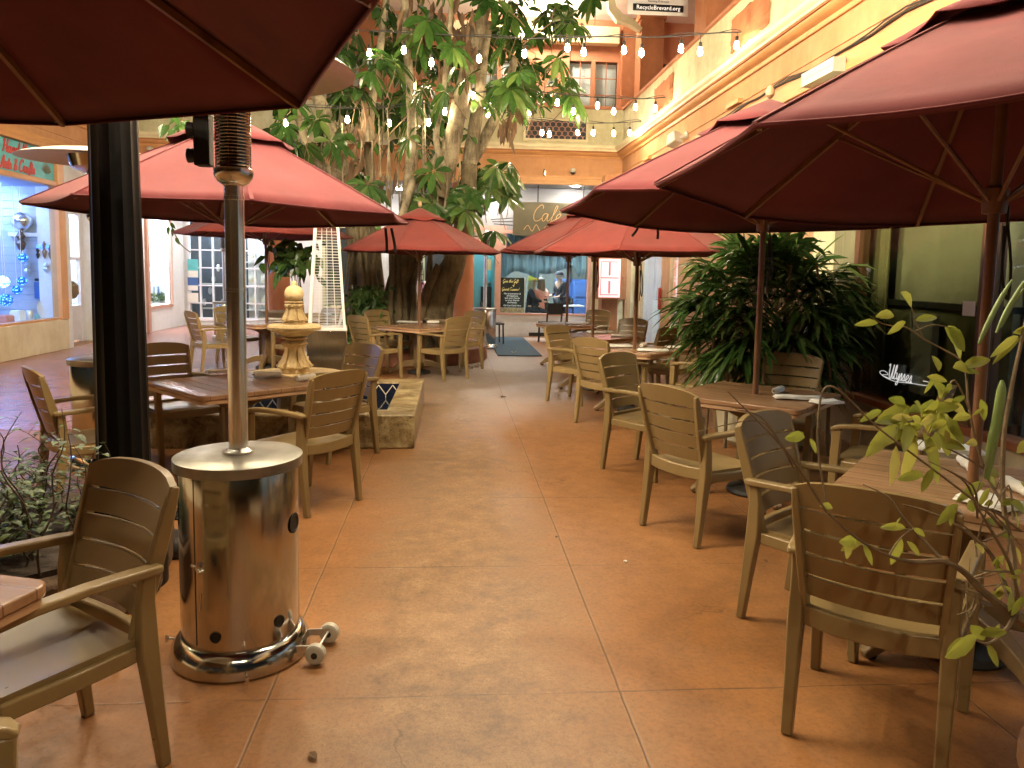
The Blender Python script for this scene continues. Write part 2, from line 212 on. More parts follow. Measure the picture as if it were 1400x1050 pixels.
# ------------------------------------------------------------------ mesh builder
class MB:
    def __init__(s): s.v=[]; s.f=[]; s.mi=[]
    def add(s,vs,fs,mi=0,mat=None):
        k=len(s.v); s.v+=[tuple((mat@V(p)) if mat else p) for p in vs]; s.f+=[tuple(i+k for i in f) for f in fs]; s.mi+=[mi]*len(fs); return s
    def box(s,c,d,rz=0,mi=0,mat=None,taper=1):
        x,y,z=d[0]/2,d[1]/2,d[2]/2
        vs=[V((sx*x*(taper if sz>0 else 1),sy*y*(taper if sz>0 else 1),sz*z)) for sz in (-1,1) for sy in (-1,1) for sx in (-1,1)]
        T=Matrix.Translation(c)@Matrix.Rotation(rz,4,'Z')
        if mat: T=mat@T
        return s.add(vs,[(0,2,3,1),(4,5,7,6),(0,1,5,4),(2,6,7,3),(0,4,6,2),(1,3,7,5)],mi,T)
    def b2(s,a,b,mi=0): # box from two corners
        c=[(a[i]+b[i])/2 for i in range(3)]; return s.box(c,[abs(b[i]-a[i]) for i in range(3)],0,mi)
    def tube(s,pts,r,n=8,mi=0,cap=True,jit=0,mat=None):
        pts=[V(p) for p in pts]; m=len(pts); rs=r if isinstance(r,(list,tuple)) else [r]*m
        t=(pts[1]-pts[0]).normalized(); a=t.orthogonal().normalized(); vs=[];fs=[]
        for i,p in enumerate(pts):
            t2=(pts[min(i+1,m-1)]-pts[max(i-1,0)]).normalized() if m>1 else t
            a=(a-t2*a.dot(t2)); a=a.normalized() if a.length>1e-6 else t2.orthogonal().normalized(); b=t2.cross(a)
            for k in range(n):
                th=2*PI*k/n; q=rs[i]*(1+(rnd.uniform(-jit,jit) if jit else 0)); vs.append(p+a*(q*math.cos(th))+b*(q*math.sin(th)))
        for i in range(m-1):
            for k in range(n): k2=(k+1)%n; fs.append((i*n+k,i*n+k2,(i+1)*n+k2,(i+1)*n+k))
        if cap: fs.append(tuple(range(n-1,-1,-1))); fs.append(tuple((m-1)*n+k for k in range(n)))
        return s.add(vs,fs,mi,mat)
    def bar(s,pts,halfs,A,mi=0):
        pts=[V(p) for p in pts]; A=V(A).normalized(); m=len(pts); vs=[];fs=[]
        for i,p in enumerate(pts):
            t=(pts[min(i+1,m-1)]-pts[max(i-1,0)]).normalized(); a=(A-t*A.dot(t)).normalized(); b=t.cross(a); ha,hb=halfs[i] if isinstance(halfs,list) else halfs
            for sa,sb in ((-1,-1),(1,-1),(1,1),(-1,1)): vs.append(p+a*ha*sa+b*hb*sb)
        for i in range(m-1):
            for k in range(4): k2=(k+1)%4; fs.append((i*4+k,i*4+k2,(i+1)*4+k2,(i+1)*4+k))
        fs.append((3,2,1,0)); fs.append(tuple((m-1)*4+k for k in range(4))); return s.add(vs,fs,mi)
    def lathe(s,prof,n=32,c=(0,0,0),mi=0,mod=None,mat=None,cap=True):
        vs=[];fs=[];m=len(prof)
        for (r,z) in prof:
            for k in range(n):
                th=2*PI*k/n; q=r*(mod(th,z) if mod else 1); vs.append((c[0]+q*math.cos(th),c[1]+q*math.sin(th),c[2]+z))
        for i in range(m-1):
            for k in range(n): k2=(k+1)%n; fs.append((i*n+k,i*n+k2,(i+1)*n+k2,(i+1)*n+k))
        if cap and prof[0][0]>1e-4: fs.append(tuple(range(n-1,-1,-1)))
        if cap and prof[-1][0]>1e-4: fs.append(tuple((m-1)*n+k for k in range(n)))
        return s.add(vs,fs,mi,mat)
    def prism(s,poly,z0,z1,mi=0,mat=None):
        n=len(poly); vs=[(x,y,z0) for x,y in poly]+[(x,y,z1) for x,y in poly]
        return s.add(vs,[tuple(range(n-1,-1,-1)),tuple(range(n,2*n))]+[(i,(i+1)%n,n+(i+1)%n,n+i) for i in range(n)],mi,mat)
    def grid(s,P,mi=0):
        n=len(P); m=len(P[0]); vs=[p for r in P for p in r]
        return s.add(vs,[(i*m+j,i*m+j+1,(i+1)*m+j+1,(i+1)*m+j) for i in range(n-1) for j in range(m-1)],mi)
    def leaf(s,p,d,nrm,L,W,droop=.3,mi=0,fold=.25,sta=((0,.12),(.3,1),(.65,.85),(1,.02))):
        d=V(d).normalized(); sd=d.cross(V(nrm)); sd=sd.normalized() if sd.length>1e-5 else d.orthogonal().normalized(); up=sd.cross(d).normalized(); vs=[]; p=V(p)
        for t,wf in sta:
            c=p+d*(L*t)+V((0,0,-droop*L*t*t)); vs+= [c-sd*(W*wf)+up*(fold*W*wf),c,c+sd*(W*wf)+up*(fold*W*wf)]
        fs=[]
        for i in range(len(sta)-1):
            for j in (0,1): fs.append((i*3+j,i*3+j+1,(i+1)*3+j+1,(i+1)*3+j))
        return s.add(vs,fs,mi)
    def build(s,name,mats,parent=None,smooth=35,bevel=0,world=False,seg=2):
        me=bpy.data.meshes.new(name); me.from_pydata(s.v,[],s.f)
        ms=mats if isinstance(mats,(list,tuple)) else [mats]
        for m in ms: me.materials.append(M[m] if isinstance(m,str) else m)
        if any(s.mi): me.polygons.foreach_set('material_index',s.mi)
        me.update()
        if smooth: me.polygons.foreach_set('use_smooth',[True]*len(me.polygons)); me.set_sharp_from_angle(angle=R(smooth))
        o=bpy.data.objects.new(name,me); COL.objects.link(o)
        if parent:
            o.parent=parent
            if world:
                r=parent
                o.matrix_parent_inverse=(Matrix.Translation(r.location)@r.rotation_euler.to_matrix().to_4x4()).inverted()
        if bevel:
            b=o.modifiers.new('bevel','BEVEL'); b.width=bevel; b.segments=seg; b.limit_method='ANGLE'; b.angle_limit=R(40)
        return o
def tag(o,label,cat,group=None):
    o['label']=label; o['category']=cat
    if group: o['group']=group
    return o
def struct(o,kind='structure'): o['kind']=kind; return o
def thing(name,label,cat,loc=(0,0,0),rz=0,group=None):
    o=bpy.data.objects.new(name,None); COL.objects.link(o); o.location=loc; o.rotation_euler=(0,0,rz); o.empty_display_size=.1; return tag(o,label,cat,group)
def kids(o): return [c for c in bpy.data.objects if c.parent==o]
def copy_tree(o,parent=None,memo=None):
    c=o.copy(); COL.objects.link(c)
    if parent: c.parent=parent
    for ch in o['_k'] if False else KIDS(o): copy_tree(ch,c)
    return c
_kc={}
def KIDS(o):
    if o.name not in _kc: _kc[o.name]=kids(o)
    return _kc[o.name]
def smooth_pts(pts,k=4):
    pts=[V(p) for p in pts]; out=[]
    for i in range(len(pts)-1):
        p0=pts[max(i-1,0)];p1=pts[i];p2=pts[i+1];p3=pts[min(i+2,len(pts)-1)]
        for j in range(k):
            t=j/k; out.append(.5*((2*p1)+(p2-p0)*t+(2*p0-5*p1+4*p2-p3)*t*t+(3*p1-p0-3*p2+p3)*t**3))
    return out+[pts[-1]]
def lerps(a,n):
    out=[]
    for i in range(n):
        t=i/(n-1)*(len(a)-1); k=min(int(t),len(a)-2); out.append(a[k]+(a[k+1]-a[k])*(t-k))
    return out
LET={'a':(4.4,[[(3,3.6),(1.5,4),(.4,2.5),(.8,.4),(2,.3),(3.2,3.8),(3.1,1),(3.8,0),(4.6,.8)]]),'n':(4.4,[[(0,.5),(.8,3.8),(1,0),(1.3,2.5),(2.6,4),(3.2,3),(3,.8),(3.8,0),(4.6,.8)]]),
'd':(4.6,[[(3,3.6),(1.5,4),(.4,2.5),(.8,.4),(2,.3),(3.4,3),(4,8),(3.4,3),(3.3,.6),(4,0),(4.8,.8)]]),'e':(3.4,[[(0,.6),(2,2),(2.8,3.4),(1.9,4),(.7,2.6),(.9,.5),(2.2,.1),(3.6,.9)]]),
'r':(3.2,[[(0,.5),(.9,3.6),(1.4,4.3),(2.2,3.4),(2,.8),(2.6,0),(3.4,.8)]]),'t':(2.6,[[(0,.5),(1.4,4),(1.8,7),(1.2,1),(1.8,0),(2.8,.8)],[(.2,4.8),(2.8,5)]]),
's':(2.8,[[(0,.5),(1.6,4.2),(2,2),(1.6,.2),(.2,.3)],[(1.6,.2),(3,.8)]]),'f':(2.8,[[(0,.5),(2,4),(3,7.6),(2.2,8),(1.6,5),(1,-2),(1.6,-2.6),(1.8,0),(3,.8)]]),
'l':(2.4,[[(0,.5),(1.8,5),(1.9,8),(1,7),(.9,1),(1.6,0),(2.6,.8)]]),'y':(3.4,[[(0,3.5),(.6,3.8),(.9,1),(1.9,.3),(3,3.8),(2.8,-1.5),(1.6,-3),(1,-2),(3.6,.8)]]),
'H':(5.4,[[(1.5,8),(.8,3),(0,0)],[(4.6,8.3),(4,3),(4.4,0),(5.4,.8)],[(.4,3.9),(4.4,4.2)],[(0,6.5),(.6,8),(1.5,8)]]),'M':(6.2,[[(0,.3),(.8,1),(2,8),(3,2),(5,8),(4.9,1),(5.6,0),(6.4,.8)]]),
'A':(5,[[(-.5,.8),(.8,0),(3.6,8.4),(3.8,1),(4.4,0),(5.2,.8)],[(1,3),(4.4,3.2)]]),'C':(4.8,[[(4.6,6.6),(4.4,8),(3,8.4),(1,6),(.4,3),(1.4,.3),(3.4,.2),(5,1.6)]]),
'U':(5.6,[[(0,7),(1,8),(1.2,3),(2,.3),(3.4,.6),(4.6,8),(4.4,1.5),(5,0),(6,.8)]]),'G':(5.2,[[(4.6,6.6),(4.2,8),(3,8.4),(1,6),(.4,3),(1.4,.3),(3.4,.4),(4.4,3.4),(4.2,-1),(2.6,-2.6),(1.6,-1.6),(5.4,.8)]]),
'&':(4.4,[[(4,.2),(1.6,6),(2,7.6),(3,6.8),(1,3),(.8,.6),(2.2,0),(4,3)]]),'i':(2,[[(0,.5),(1,4),(.8,.8),(1.4,0),(2.2,.8)],[(1.3,5.4),(1.4,5.8)]]),'v':(3.4,[[(0,3.6),(1,3.8),(1.6,0),(3,4),(3.6,3.6)]]),
'h':(4.1,[[(0,.5),(1.6,6),(1.4,8),(.9,6),(.7,0),(1.2,2.8),(2.4,4),(3,3),(2.8,.8),(3.5,0),(4.3,.8)]]),'u':(4.4,[[(0,3.6),(.8,3.9),(.8,1),(1.6,.1),(2.8,1.2),(3.2,3.9),(3.1,.8),(3.8,0),(4.6,.8)]]),
'o':(3.4,[[(2.4,3.9),(1,3.6),(.4,1.6),(1.4,.1),(2.8,1.4),(2.4,3.8),(3.6,3.4)]]),'!':(2,[[(1,2),(1.6,8)],[(.8,.2),(.8,.5)]]),' ':(2.4,[])}
LET["\u00e9"]=(3.4,LET['e'][1]+[[(1.8,5),(3,6.6)]])
def script(mb,text,org,ux,uz,h,r,mi=0,slant=.22):
    """cursive strokes of cap height h from org along ux / uz"""
    k=h/8.0; x=0; org=V(org);ux=V(ux);uz=V(uz)
    for ch in text:
        wd,st=LET[ch]
        for s_ in st:
            p=[org+ux*((x+a+b*slant)*k)+uz*(b*k) for a,b in s_]; mb.tube(smooth_pts(p,3) if len(p)>2 else p,r,5,mi)
        x+=wd
    return x*k
def text_into(mb,body,org,ux,uz,size,mi=0,ext=.002,align='LEFT'):
    c=bpy.data.curves.new('lettering','FONT'); c.body=body; c.size=size; c.extrude=ext; c.resolution_u=2; c.align_x=align
    o=bpy.data.objects.new('lettering',c); COL.objects.link(o); dg=bpy.context.evaluated_depsgraph_get(); me=bpy.data.meshes.new_from_object(o.evaluated_get(dg))
    ux=V(ux);uz=V(uz);nn=ux.cross(uz); org=V(org)
    mb.add([org+ux*v.co.x+uz*v.co.y+nn*v.co.z for v in me.vertices],[tuple(p.vertices) for p in me.polygons],mi)
    bpy.data.objects.remove(o); bpy.data.curves.remove(c); bpy.data.meshes.remove(me)
# ================================================================== ground
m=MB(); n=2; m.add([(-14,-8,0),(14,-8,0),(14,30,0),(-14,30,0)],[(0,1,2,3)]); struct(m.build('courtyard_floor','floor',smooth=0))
m=MB(); m.add([(-7.3,7.6,.004),(-3.25,7.6,.004),(-2.75,9.6,.004),(-2.75,21.6,.004),(-7.3,21.6,.004)],[(0,1,2,3,4)]); struct(m.build('brick_pavement','brickpave',smooth=0))
# ================================================================== buildings
XR=3.9; XL=-7.25; YB=18.0; Y0=-4.0
def mould(mb,wing,poly,mi=0,y0=Y0):
    e=[]
    for p,z in poly:
        if wing=='R': e.append(((XR-p,y0,z),(XR-p,YB-p,z)))
        elif wing=='L': e.append(((XL+p,YB-p,z),(XL+p,y0,z)))
        else: e.append(((XR-p,YB-p,z),(XL+p,YB-p,z)))
    n=len(e); vs=[a for a,b in e]+[b for a,b in e]
    fs=[(i,(i+1)%n,n+(i+1)%n,n+i) for i in range(n)]+[tuple(range(n-1,-1,-1)),tuple(range(n,2*n))]
    mb.add(vs,fs,mi)
P_TRIM=[(-.1,3.63),(.07,3.63),(.07,3.70),(.045,3.715),(.045,3.79),(.03,3.80),(.03,3.83),(-.1,3.83)]
P_FAS=[(-.1,3.83),(0,3.83),(0,4.24),(-.1,4.24)]
P_C1=[(-.1,4.24),(.035,4.24),(.05,4.27),(.05,4.285),(.10,4.30),(.14,4.335),(.155,4.37),(.155,4.39),(-.1,4.39)]
P_C2=[(-.1,4.39),(.165,4.39),(.175,4.40),(.175,4.425),(.21,4.45),(.225,4.48),(.225,4.505),(.02,4.53),(.02,4.56),(-.1,4.56)]
P_LINE=[(.0,4.205),(.018,4.205),(.018,4.225),(.0,4.225)]
P_PAR=[(-.18,4.56),(0,4.56),(0,5.36),(-.18,5.36)]
P_CAP=[(-.22,5.36),(.05,5.36),(.05,5.40),(.02,5.44),(-.22,5.44)]
def wing(root,w):
    m=MB(); mould(m,w,P_TRIM); m.build('trim','orange_trim',root,world=True)
    m=MB(); mould(m,w,P_FAS); mould(m,w,[(0.001,3.95),(.014,3.95),(.014,3.965),(.001,3.965)]); m.build('fascia','orange',root,world=True)
    m=MB(); mould(m,w,P_C1); c=m.build('cornice','orange_trim',root,world=True)
    m=MB(); mould(m,w,P_C2); m.build('cornice_cap','creamtrim',c)
    m=MB(); mould(m,w,[(.156,4.36),(.172,4.36),(.178,4.375),(.172,4.389),(.156,4.389)]); m.build('cornice_bead','terra',c)
    m=MB(); mould(m,w,P_PAR); pa=m.build('parapet','cream',root,world=True)
    m=MB(); mould(m,w,P_CAP); m.build('parapet_rail','upper',pa)
    return pa
bR=thing('restaurant_building','two storey restaurant wing with orange fascia and dark olive windows along the right side','building',(XR,7,0))
bB=thing('cafe_building','two storey gallery building with shuttered upper windows and cafe front across the far end','building',(-1.6,YB,0))
bL=thing('gift_shop_building','two storey shop wing with blue lit display window along the left side','building',(XL,7,0))
parR=wing(bR,'R'); parB=wing(bB,'B'); parL=wing(bL,'L')
# gallery slabs / soffits / upper walls
m=MB().b2((XR+.1,Y0,3.66),(6.3,22.0,3.74)); m.build('soffit','white',bR,world=True)
m=MB().b2((XL-.1,YB+.1,3.67),(XR+.09,22.2,3.745)); m.build('soffit','greywall',bB,world=True)
m=MB().b2((-10.5,Y0,3.66),(XL-.11,22.2,3.74)); m.build('soffit','creamwall',bL,world=True)
m=MB().b2((XR+.12,Y0,4.3),(6.3,21,4.42)); m.build('gallery_floor','terra',bR,world=True)
m=MB().b2((-9,YB+.2,4.31),(XR+.11,21,4.43)); m.build('gallery_floor','terra',bB,world=True)
m=MB().b2((6.1,Y0,4.42),(6.3,20,8.0)); m.build('upper_wall','upper',bR,world=True)
def holed_wall(mb,axis,pos,th,a0,a1,z0,z1,holes):
    """wall slab with rectangular holes (a0,a1,z0,z1), built of butted boxes"""
    xs=sorted({a0,a1}|{h[0] for h in holes}|{h[1] for h in holes})
    for i in range(len(xs)-1):
        L,Rr=xs[i],xs[i+1]; mid=(L+Rr)/2; hs=sorted([h for h in holes if h[0]<=mid<=h[1]],key=lambda h:h[2]); z=z0
        for h in hs+[(0,0,z1,z1)]:
            if h[2]>z+1e-4:
                if axis=='Y': mb.b2((L,pos,z),(Rr,pos+th,h[2]))
                else: mb.b2((pos,L,z),(pos+th,Rr,h[2]))
            z=max(z,h[3])
    return mb
W_up=[(-6.2,-4.6),(-3.4,-1.8),(.4,1.8),(2.88,4.12),(5.25,6.02)]
m=MB(); holed_wall(m,'Y',20.0,.2,-9,6.3,4.43,8.0,[(a,b,5.3,6.95) for a,b in W_up]); m.build('upper_wall','upper',bB,world=True)
m=MB().b2((-9,19.7,7.35),(4.1,19.98,7.75)); m.build('upper_beam','creamtrim',bB,world=True)
m=MB().b2((-9,17.6,8.0),(6.5,20.3,8.12)); m.build('gallery_ceiling','white',bB,world=True)
m=MB().b2((XR-.1,Y0,8.0),(6.5,17.59,8.12)); m.build('gallery_ceiling','white',bR,world=True)
for i,(a,b) in enumerate(W_up):
    fr=MB(); z0,z1=5.3,6.95; y=19.97; md=(a+b)/2
    for x0,x1 in ((a-.09,a),(md-.05,md+.05),(b,b+.09)): fr.b2((x0,y-.05,z0),(x1,y+.1,z1))
    fr.b2((a-.09,y-.05,z1),(b+.09,y+.1,z1+.1)); fr.b2((a-.12,y-.1,z0-.09),(b+.12,y+.1,z0))
    for q in (a,md):
        l,r=(q,md-.05) if q==a else (md+.05,b)
        fr.b2(((l+r)/2-.012,y-.02,z0),((l+r)/2+.012,y,z1))
        for k in (1,2,3): fr.b2((l,y-.02,z0+(z1-z0)*k/4-.012),(r,y,z0+(z1-z0)*k/4+.012))
    wn=fr.build('window_frame','upper',bB,world=True)
    sh=MB()
    if i<4:
        for k in range(30):
            zz=z0+.03+k*(z1-z0-.05)/30; sh.box(((a+b)/2,y+.12,zz+.02),(b-a-.02,.012,.05),0,0,None)
        sh.build('shutter','shutter',wn)
    else:
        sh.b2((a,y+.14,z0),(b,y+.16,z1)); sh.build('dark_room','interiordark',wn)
    g=MB().b2((a,y+.03,z0),(b,y+.036,z1)); g.build('pane','glass',wn)
# gallery pillars
def pillar(root,x,y,s,mat='terra'):
    m=MB().b2((x,y,4.43),(x+s,y+s,8.0)); m.b2((x-.05,y-.05,4.43),(x+s+.05,y+s+.05,4.75)); m.b2((x-.04,y-.04,7.5),(x+s+.04,y+s+.04,7.62)); return m.build('pillar',mat,root,bevel=.01,world=True)
pillar(bB,4.30,18.22,.55); pillar(bB,-2.2,18.22,.5); pillar(bB,-6,18.22,.5); pillar(bR,4.12,12.9,.62); pillar(bR,4.12,7.8,.62)
m=MB().b2((4.2,19.75,4.43),(4.75,19.96,8)); m.build('pilaster','terra',bB,world=True)
b_=MB(); b_.lathe([(.0,0),(.09,.02),(.15,.1),(.16,.2),(.12,.3),(.05,.36),(.05,.4),(0,.4)],24,(0,0,0)); gl=b_.build('ceiling_globe_lamp','globe'); p=D(750,14,19.0); gl.location=p-V((0,0,.2)); tag(gl,'round white ceiling lamp glowing under the upper gallery roof','lamp')
gl.location.z=7.6
# corbel bracket seen at top
m=MB(); m.bar([(3.55,18.3,7.99),(3.6,18.3,7.7),(3.78,18.3,7.5),(4.05,18.3,7.42),(4.3,18.3,7.25)],[(.1,.08),(.1,.1),(.1,.11),(.1,.09),(.1,.05)],(0,1,0)); m.build('bracket','creamtrim',bB,world=True,bevel=.02)
# parapet relief patches, fish scale grille
def patch(y0,y1,z0,z1,par):
    m=MB(); n=14; P=[]
    for i in range(n+1):
        row=[]
        for j in range(n+1):
            e=(i in (0,n)) or (j in (0,n)); row.append((XR-(.012 if e else .03+rnd.uniform(0,.018)),y0+(y1-y0)*i/n+(rnd.uniform(-.02,.02) if e else 0),z0+(z1-z0)*j/n+(rnd.uniform(-.02,.02) if e else 0)))
        P.append(row)
    m.grid(P); m.b2((XR-.012,y0+.03,z0+.03),(XR+.01,y1-.03,z1-.03)); m.build('worn_relief_panel','terra',par,smooth=20)
for y0,y1 in ((13.9,15.2),(9.65,11.0),(5.6,6.9)): patch(y0,y1,4.72,5.2,parR)
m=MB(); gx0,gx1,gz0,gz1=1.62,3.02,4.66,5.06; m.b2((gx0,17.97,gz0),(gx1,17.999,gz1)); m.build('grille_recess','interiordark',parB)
m=MB(); rr=.14
for r_ in range(5):
    zc=gz0+r_*.1
    for k in range(11):
        xc=gx0+(k+.5*(r_%2))*.14
        pts=[]
        for a in range(0,9):
            th=PI*a/8; x=xc+.085*math.cos(th); z=zc+.085*math.sin(th)
            if gx0<=x<=gx1 and z<=gz1: pts.append((x,17.955,z))
        if len(pts)>2: m.tube(pts,.009,5)
m.build('fish_scale_grille','pink',parB)
m=MB(); 
for a,b in (((gx0-.05,17.94,gz0-.05),(gx1+.05,17.998,gz0)),((gx0-.05,17.94,gz1),(gx1+.05,17.998,gz1+.05)),((gx0-.05,17.94,gz0),(gx0,17.998,gz1)),((gx1,17.94,gz0),(gx1+.05,17.998,gz1))): m.b2(a,b)
m.build('grille_frame','creamtrim',parB)
# round columns under the back gallery
for x in (-4.05,.235):
    m=MB().lathe([(.31,0),(.31,.12),(.27,.14),(.25,.18),(.245,3.35),(.27,3.4),(.3,3.46),(.3,3.63)],28,(x,YB+.32,0)); m.build('column','column',bB,world=True,smooth=40)
# ---------------------------------------------------------------- cafe front (far end, right of the column)
CY_=19.15
m=MB().b2((1.03,CY_-.02,0),(3.45,CY_+.12,.52)); m.build('low_wall','whitewall',bB,world=True)
m=MB().b2((1.9,CY_-.05,0),(3.45,CY_-.021,.09)); m.build('plinth','dark',bB,world=True)
m=MB().b2((.5,CY_,2.62),(3.9,CY_+.12,3.66)); m.build('header_wall','greywall',bB,world=True)
m=MB().b2((3.42,CY_,0),(3.9,CY_+.13,2.62)); m.build('side_wall','cream',bB,world=True)
m=MB(); 
for a,b in (((1.03,CY_-.05,.52),(1.17,CY_+.1,2.62)),((1.17,CY_-.05,.52),(3.42,CY_+.1,.57)),((3.35,CY_-.05,.57),(3.42,CY_+.1,2.62)),((1.17,CY_-.05,2.54),(3.35,CY_+.1,2.62))): m.b2(a,b)
wf=m.build('window_frame','pink',bB,world=True)
MB().b2((1.17,CY_+.02,.57),(3.35,CY_+.028,2.54)).build('pane','glass',wf)
m=MB().b2((.5,CY_-.03,2.15),(1.3,CY_-.001,2.72)); m.build('transom_panel','pink',bB,world=True)
m=MB()   # cafe room shell
m.b2((.4,23,0),(4.2,23.1,3.6)); m.b2((3.95,19.3,0),(4.05,23,3.6)); m.build('cafe_room_wall','caferoom',bB,world=True)
m=MB().b2((1.05,19.3,2.66),(3.94,22.99,2.72)); m.build('cafe_room_ceiling','white',bB,world=True)
m=MB().b2((.35,21.0,0),(1.02,21.06,3.6)); m.b2((1.02,19.28,0),(1.06,21.0,2.6)); m.b2((.25,18.9,0),(.35,21.0,3.6)); m.build('entry_wall','teal',bB,world=True)
m=MB().b2((2.86,21.6,.3),(3.85,21.7,1.42)); 
for a,b in ((2.92,3.32),(3.4,3.8)):
    for z0,z1 in ((.4,.85),(.92,1.34)): m.b2((a,21.57,z0),(b,21.605,z1))
tag(m.build('blue_screen','bluepanel',bevel=.01),'bright blue panelled partition inside the cafe window','partition')
# curtain valance with folds
def drape(mb,x0,x1,z1,zb,y,amp=.05,per=.16,axis='x',n=90):
    P=[]
    for i in range(n+1):
        t=i/n; x=x0+(x1-x0)*t; ph=2*PI*(x-x0)/per+.8*math.sin(x*5); row=[]
        for j in range(7):
            s_=j/6; z=z1+(zb(t)-z1)*s_; o=amp*(.5+.6*s_)*math.sin(ph)+amp*.4*math.sin(2.3*ph+1)
            row.append((x,y+o,z) if axis=='x' else (y+o,x,z))
        P.append(row)
    mb.grid(P)
m=MB(); drape(m,1.18,3.34,2.6,lambda t:1.53+.10*math.sin(9*t)+(.12 if t>.45 else -.02)+(-.25*max(0,1-abs(t-.93)/.09))+(-.16*max(0,1-t/.16)),19.42,.045,.24); o=m.build('curtain','curtain'); o.modifiers.new('thick','SOLIDIFY').thickness=.006; tag(o,'gathered blue curtain valance hanging inside the cafe window','curtain')
# cafe hanging sign
sg=thing('cafe_sign','olive hanging sign with gold cursive lettering above the cafe window','sign',(2.2,18.55,2.45))
p0=D(701,322,18.55); p1=D(795,278,18.55)
m=MB().b2((p0.x,18.53,p0.z),(p1.x+.15,18.57,p1.z)); m.build('sign_board','signolive',sg,world=True,bevel=.006)
m=MB().tube([(2.0,18.55,p1.z),(2.0,18.55,3.67)],.012,6); m.tube([(3.1,18.55,p1.z),(3.1,18.55,3.67)],.012,6); m.build('hanger_rod','blackmetal',sg,world=True)
m=MB(); q=D(727,302,18.52); script(m,'Caf\u00e9',q,(1,0,0),(0,0,1),.36,.0085); m.build('lettering','signedge',sg,world=True)
m=MB(); q=D(716,317,18.52); m.tube(smooth_pts([q+V(a) for a in ((0,0,.05),(.1,0,.16),(.2,0,.02),(.3,0,.18),(.42,0,.0),(.55,0,.16),(.7,0,.04),(.9,0,.1))],4),.008,5); m.build('sign_flourish','signedge',sg,world=True)
m=MB(); 
for k in range(3): m.tube([D(671+k*2,300+k*3,18.6),D(703,298+k*5,18.6)],.012,5)
tag(m.build('rod_rack','dark'),'three dark rods fixed across the pale transom left of the cafe sign','rods')
# menu notice: black board standing inside the window
nb=thing('notice_board','black gift notice board with gold cursive heading standing in the cafe window','sign',(1.45,19.3,.57))
p0=D(684,420,19.3); p1=D(717,380,19.3)
m=MB().b2((p0.x,19.29,p0.z),(p1.x,19.31,p1.z)); m.build('board','black',nb,world=True)
m=MB(); 
for t,zz,xx in (('Give the Gift',.84,.05),('of',.72,.47),('Great Cuisine!',.57,.01)):
    script(m,t,(p0.x+xx*(p1.x-p0.x)+.02,19.28,p0.z+zz*(p1.z-p0.z)),(1,0,0),(0,0,1),.075 if t!='of' else .05,.0032)
m.build('heading','gold',nb,world=True)
m=MB(); wd=p1.x-p0.x
for i,tx in enumerate(('No preparation &','all happiness','and your friends','to your friends','and family.')): text_into(m,tx,((p0.x+p1.x)/2,19.285,p0.z+(.44-.075*i)*(p1.z-p0.z)),(1,0,0),(0,0,1),.058,align='CENTER')
text_into(m,'Gift Card Sold Here',((p0.x+p1.x)/2,19.285,p0.z+.04*(p1.z-p0.z)),(1,0,0),(0,0,1),.055,align='CENTER'); m.build('small_lettering','whitepaint',nb,world=True)
m=MB().b2((p0.x,19.285,.575),(p1.x,19.31,p0.z-.01)); m.build('food_picture',pm('food_picture_print',(.42,.33,.20),.5,0,.75,22),nb,world=True)
m=MB().b2((p1.x,19.27,.575),(p1.x+.025,19.32,p1.z+.01)); m.build('board_post','alu',nb,world=True)
# things in the entry recess
pA=D(664,408,20.7); m=MB().b2((pA.x-.13,20.6,pA.z-.45),(pA.x+.2,20.95,pA.z+.32)); m.b2((pA.x-.12,20.62,0),(pA.x-.06,20.9,pA.z-.45)); m.b2((pA.x+.12,20.62,0),(pA.x+.18,20.9,pA.z-.45)); tag(m.build('host_cabinet','black',bevel=.01),'black cabinet on legs against the teal entry wall','cabinet')
pA=D(671,372,20.96); m=MB(); m.b2((pA.x-.12,20.95,pA.z-.3),(pA.x+.12,20.99,pA.z+.35)); k=m.build('wall_picture','signedge'); m=MB(); m.b2((pA.x-.1,20.935,pA.z-.27),(pA.x+.1,20.949,pA.z+.05)); o=m.build('sea_band','signteal',k); tag(k,'small beach picture hanging on the teal entry wall','picture')
# ---------------------------------------------------------------- back wall behind tree and jewellery shop (far left)
YW=21.6
HB=[(-7.22,-6.2,.12,3.0),(-5.75,-4.75,.12,3.0),(-3.6,-2.0,.5,2.8),(-1.75,-.15,.5,2.8)]
m=MB(); holed_wall(m,'Y',YW,.15,-7.4,.24,0,3.66,HB); m.build('shop_wall','whitewall',bB,world=True)
m=MB().b2((-9.5,23.6,0),(.24,23.7,3.66)); m.b2((-4.4,YW+.16,0),(-4.3,23.59,3.66)); m.build('shop_room_wall','interiordark',bB,world=True)
for i,(a,b,z0,z1) in enumerate(HB):
    m=MB(); y0,y1=YW-.04,YW+.1
    for q in ((a,y0,z0),(a+.07,y1,z1)),((b-.07,y0,z0),(b,y1,z1)),((a+.07,y0,z1-.08),(b-.07,y1,z1)),((a+.07,y0,z0),(b-.07,y1,z0+.08)): m.b2(*q)
    if i<2:
        for k in range(1,3): x=a+(b-a)*k/3; m.b2((x-.018,y0+.02,z0+.08),(x+.018,y1-.02,z1-.08))
        for k in range(1,6):
            zz=z0+(z1-z0)*k/6
            for k2 in range(3): m.b2((a+(b-a)*k2/3+.071 if k2==0 else a+(b-a)*k2/3+.019,y0+.021,zz-.016),(a+(b-a)*(k2+1)/3-(.071 if k2==2 else .019),y1-.021,zz+.016))
    wf=m.build('window_frame','lilac' if i<2 else 'cream',bB,world=True)
    MB().b2((a+.07,YW+.02,z0+.08),(b-.07,YW+.027,z1-.08)).build('pane','glass',wf)
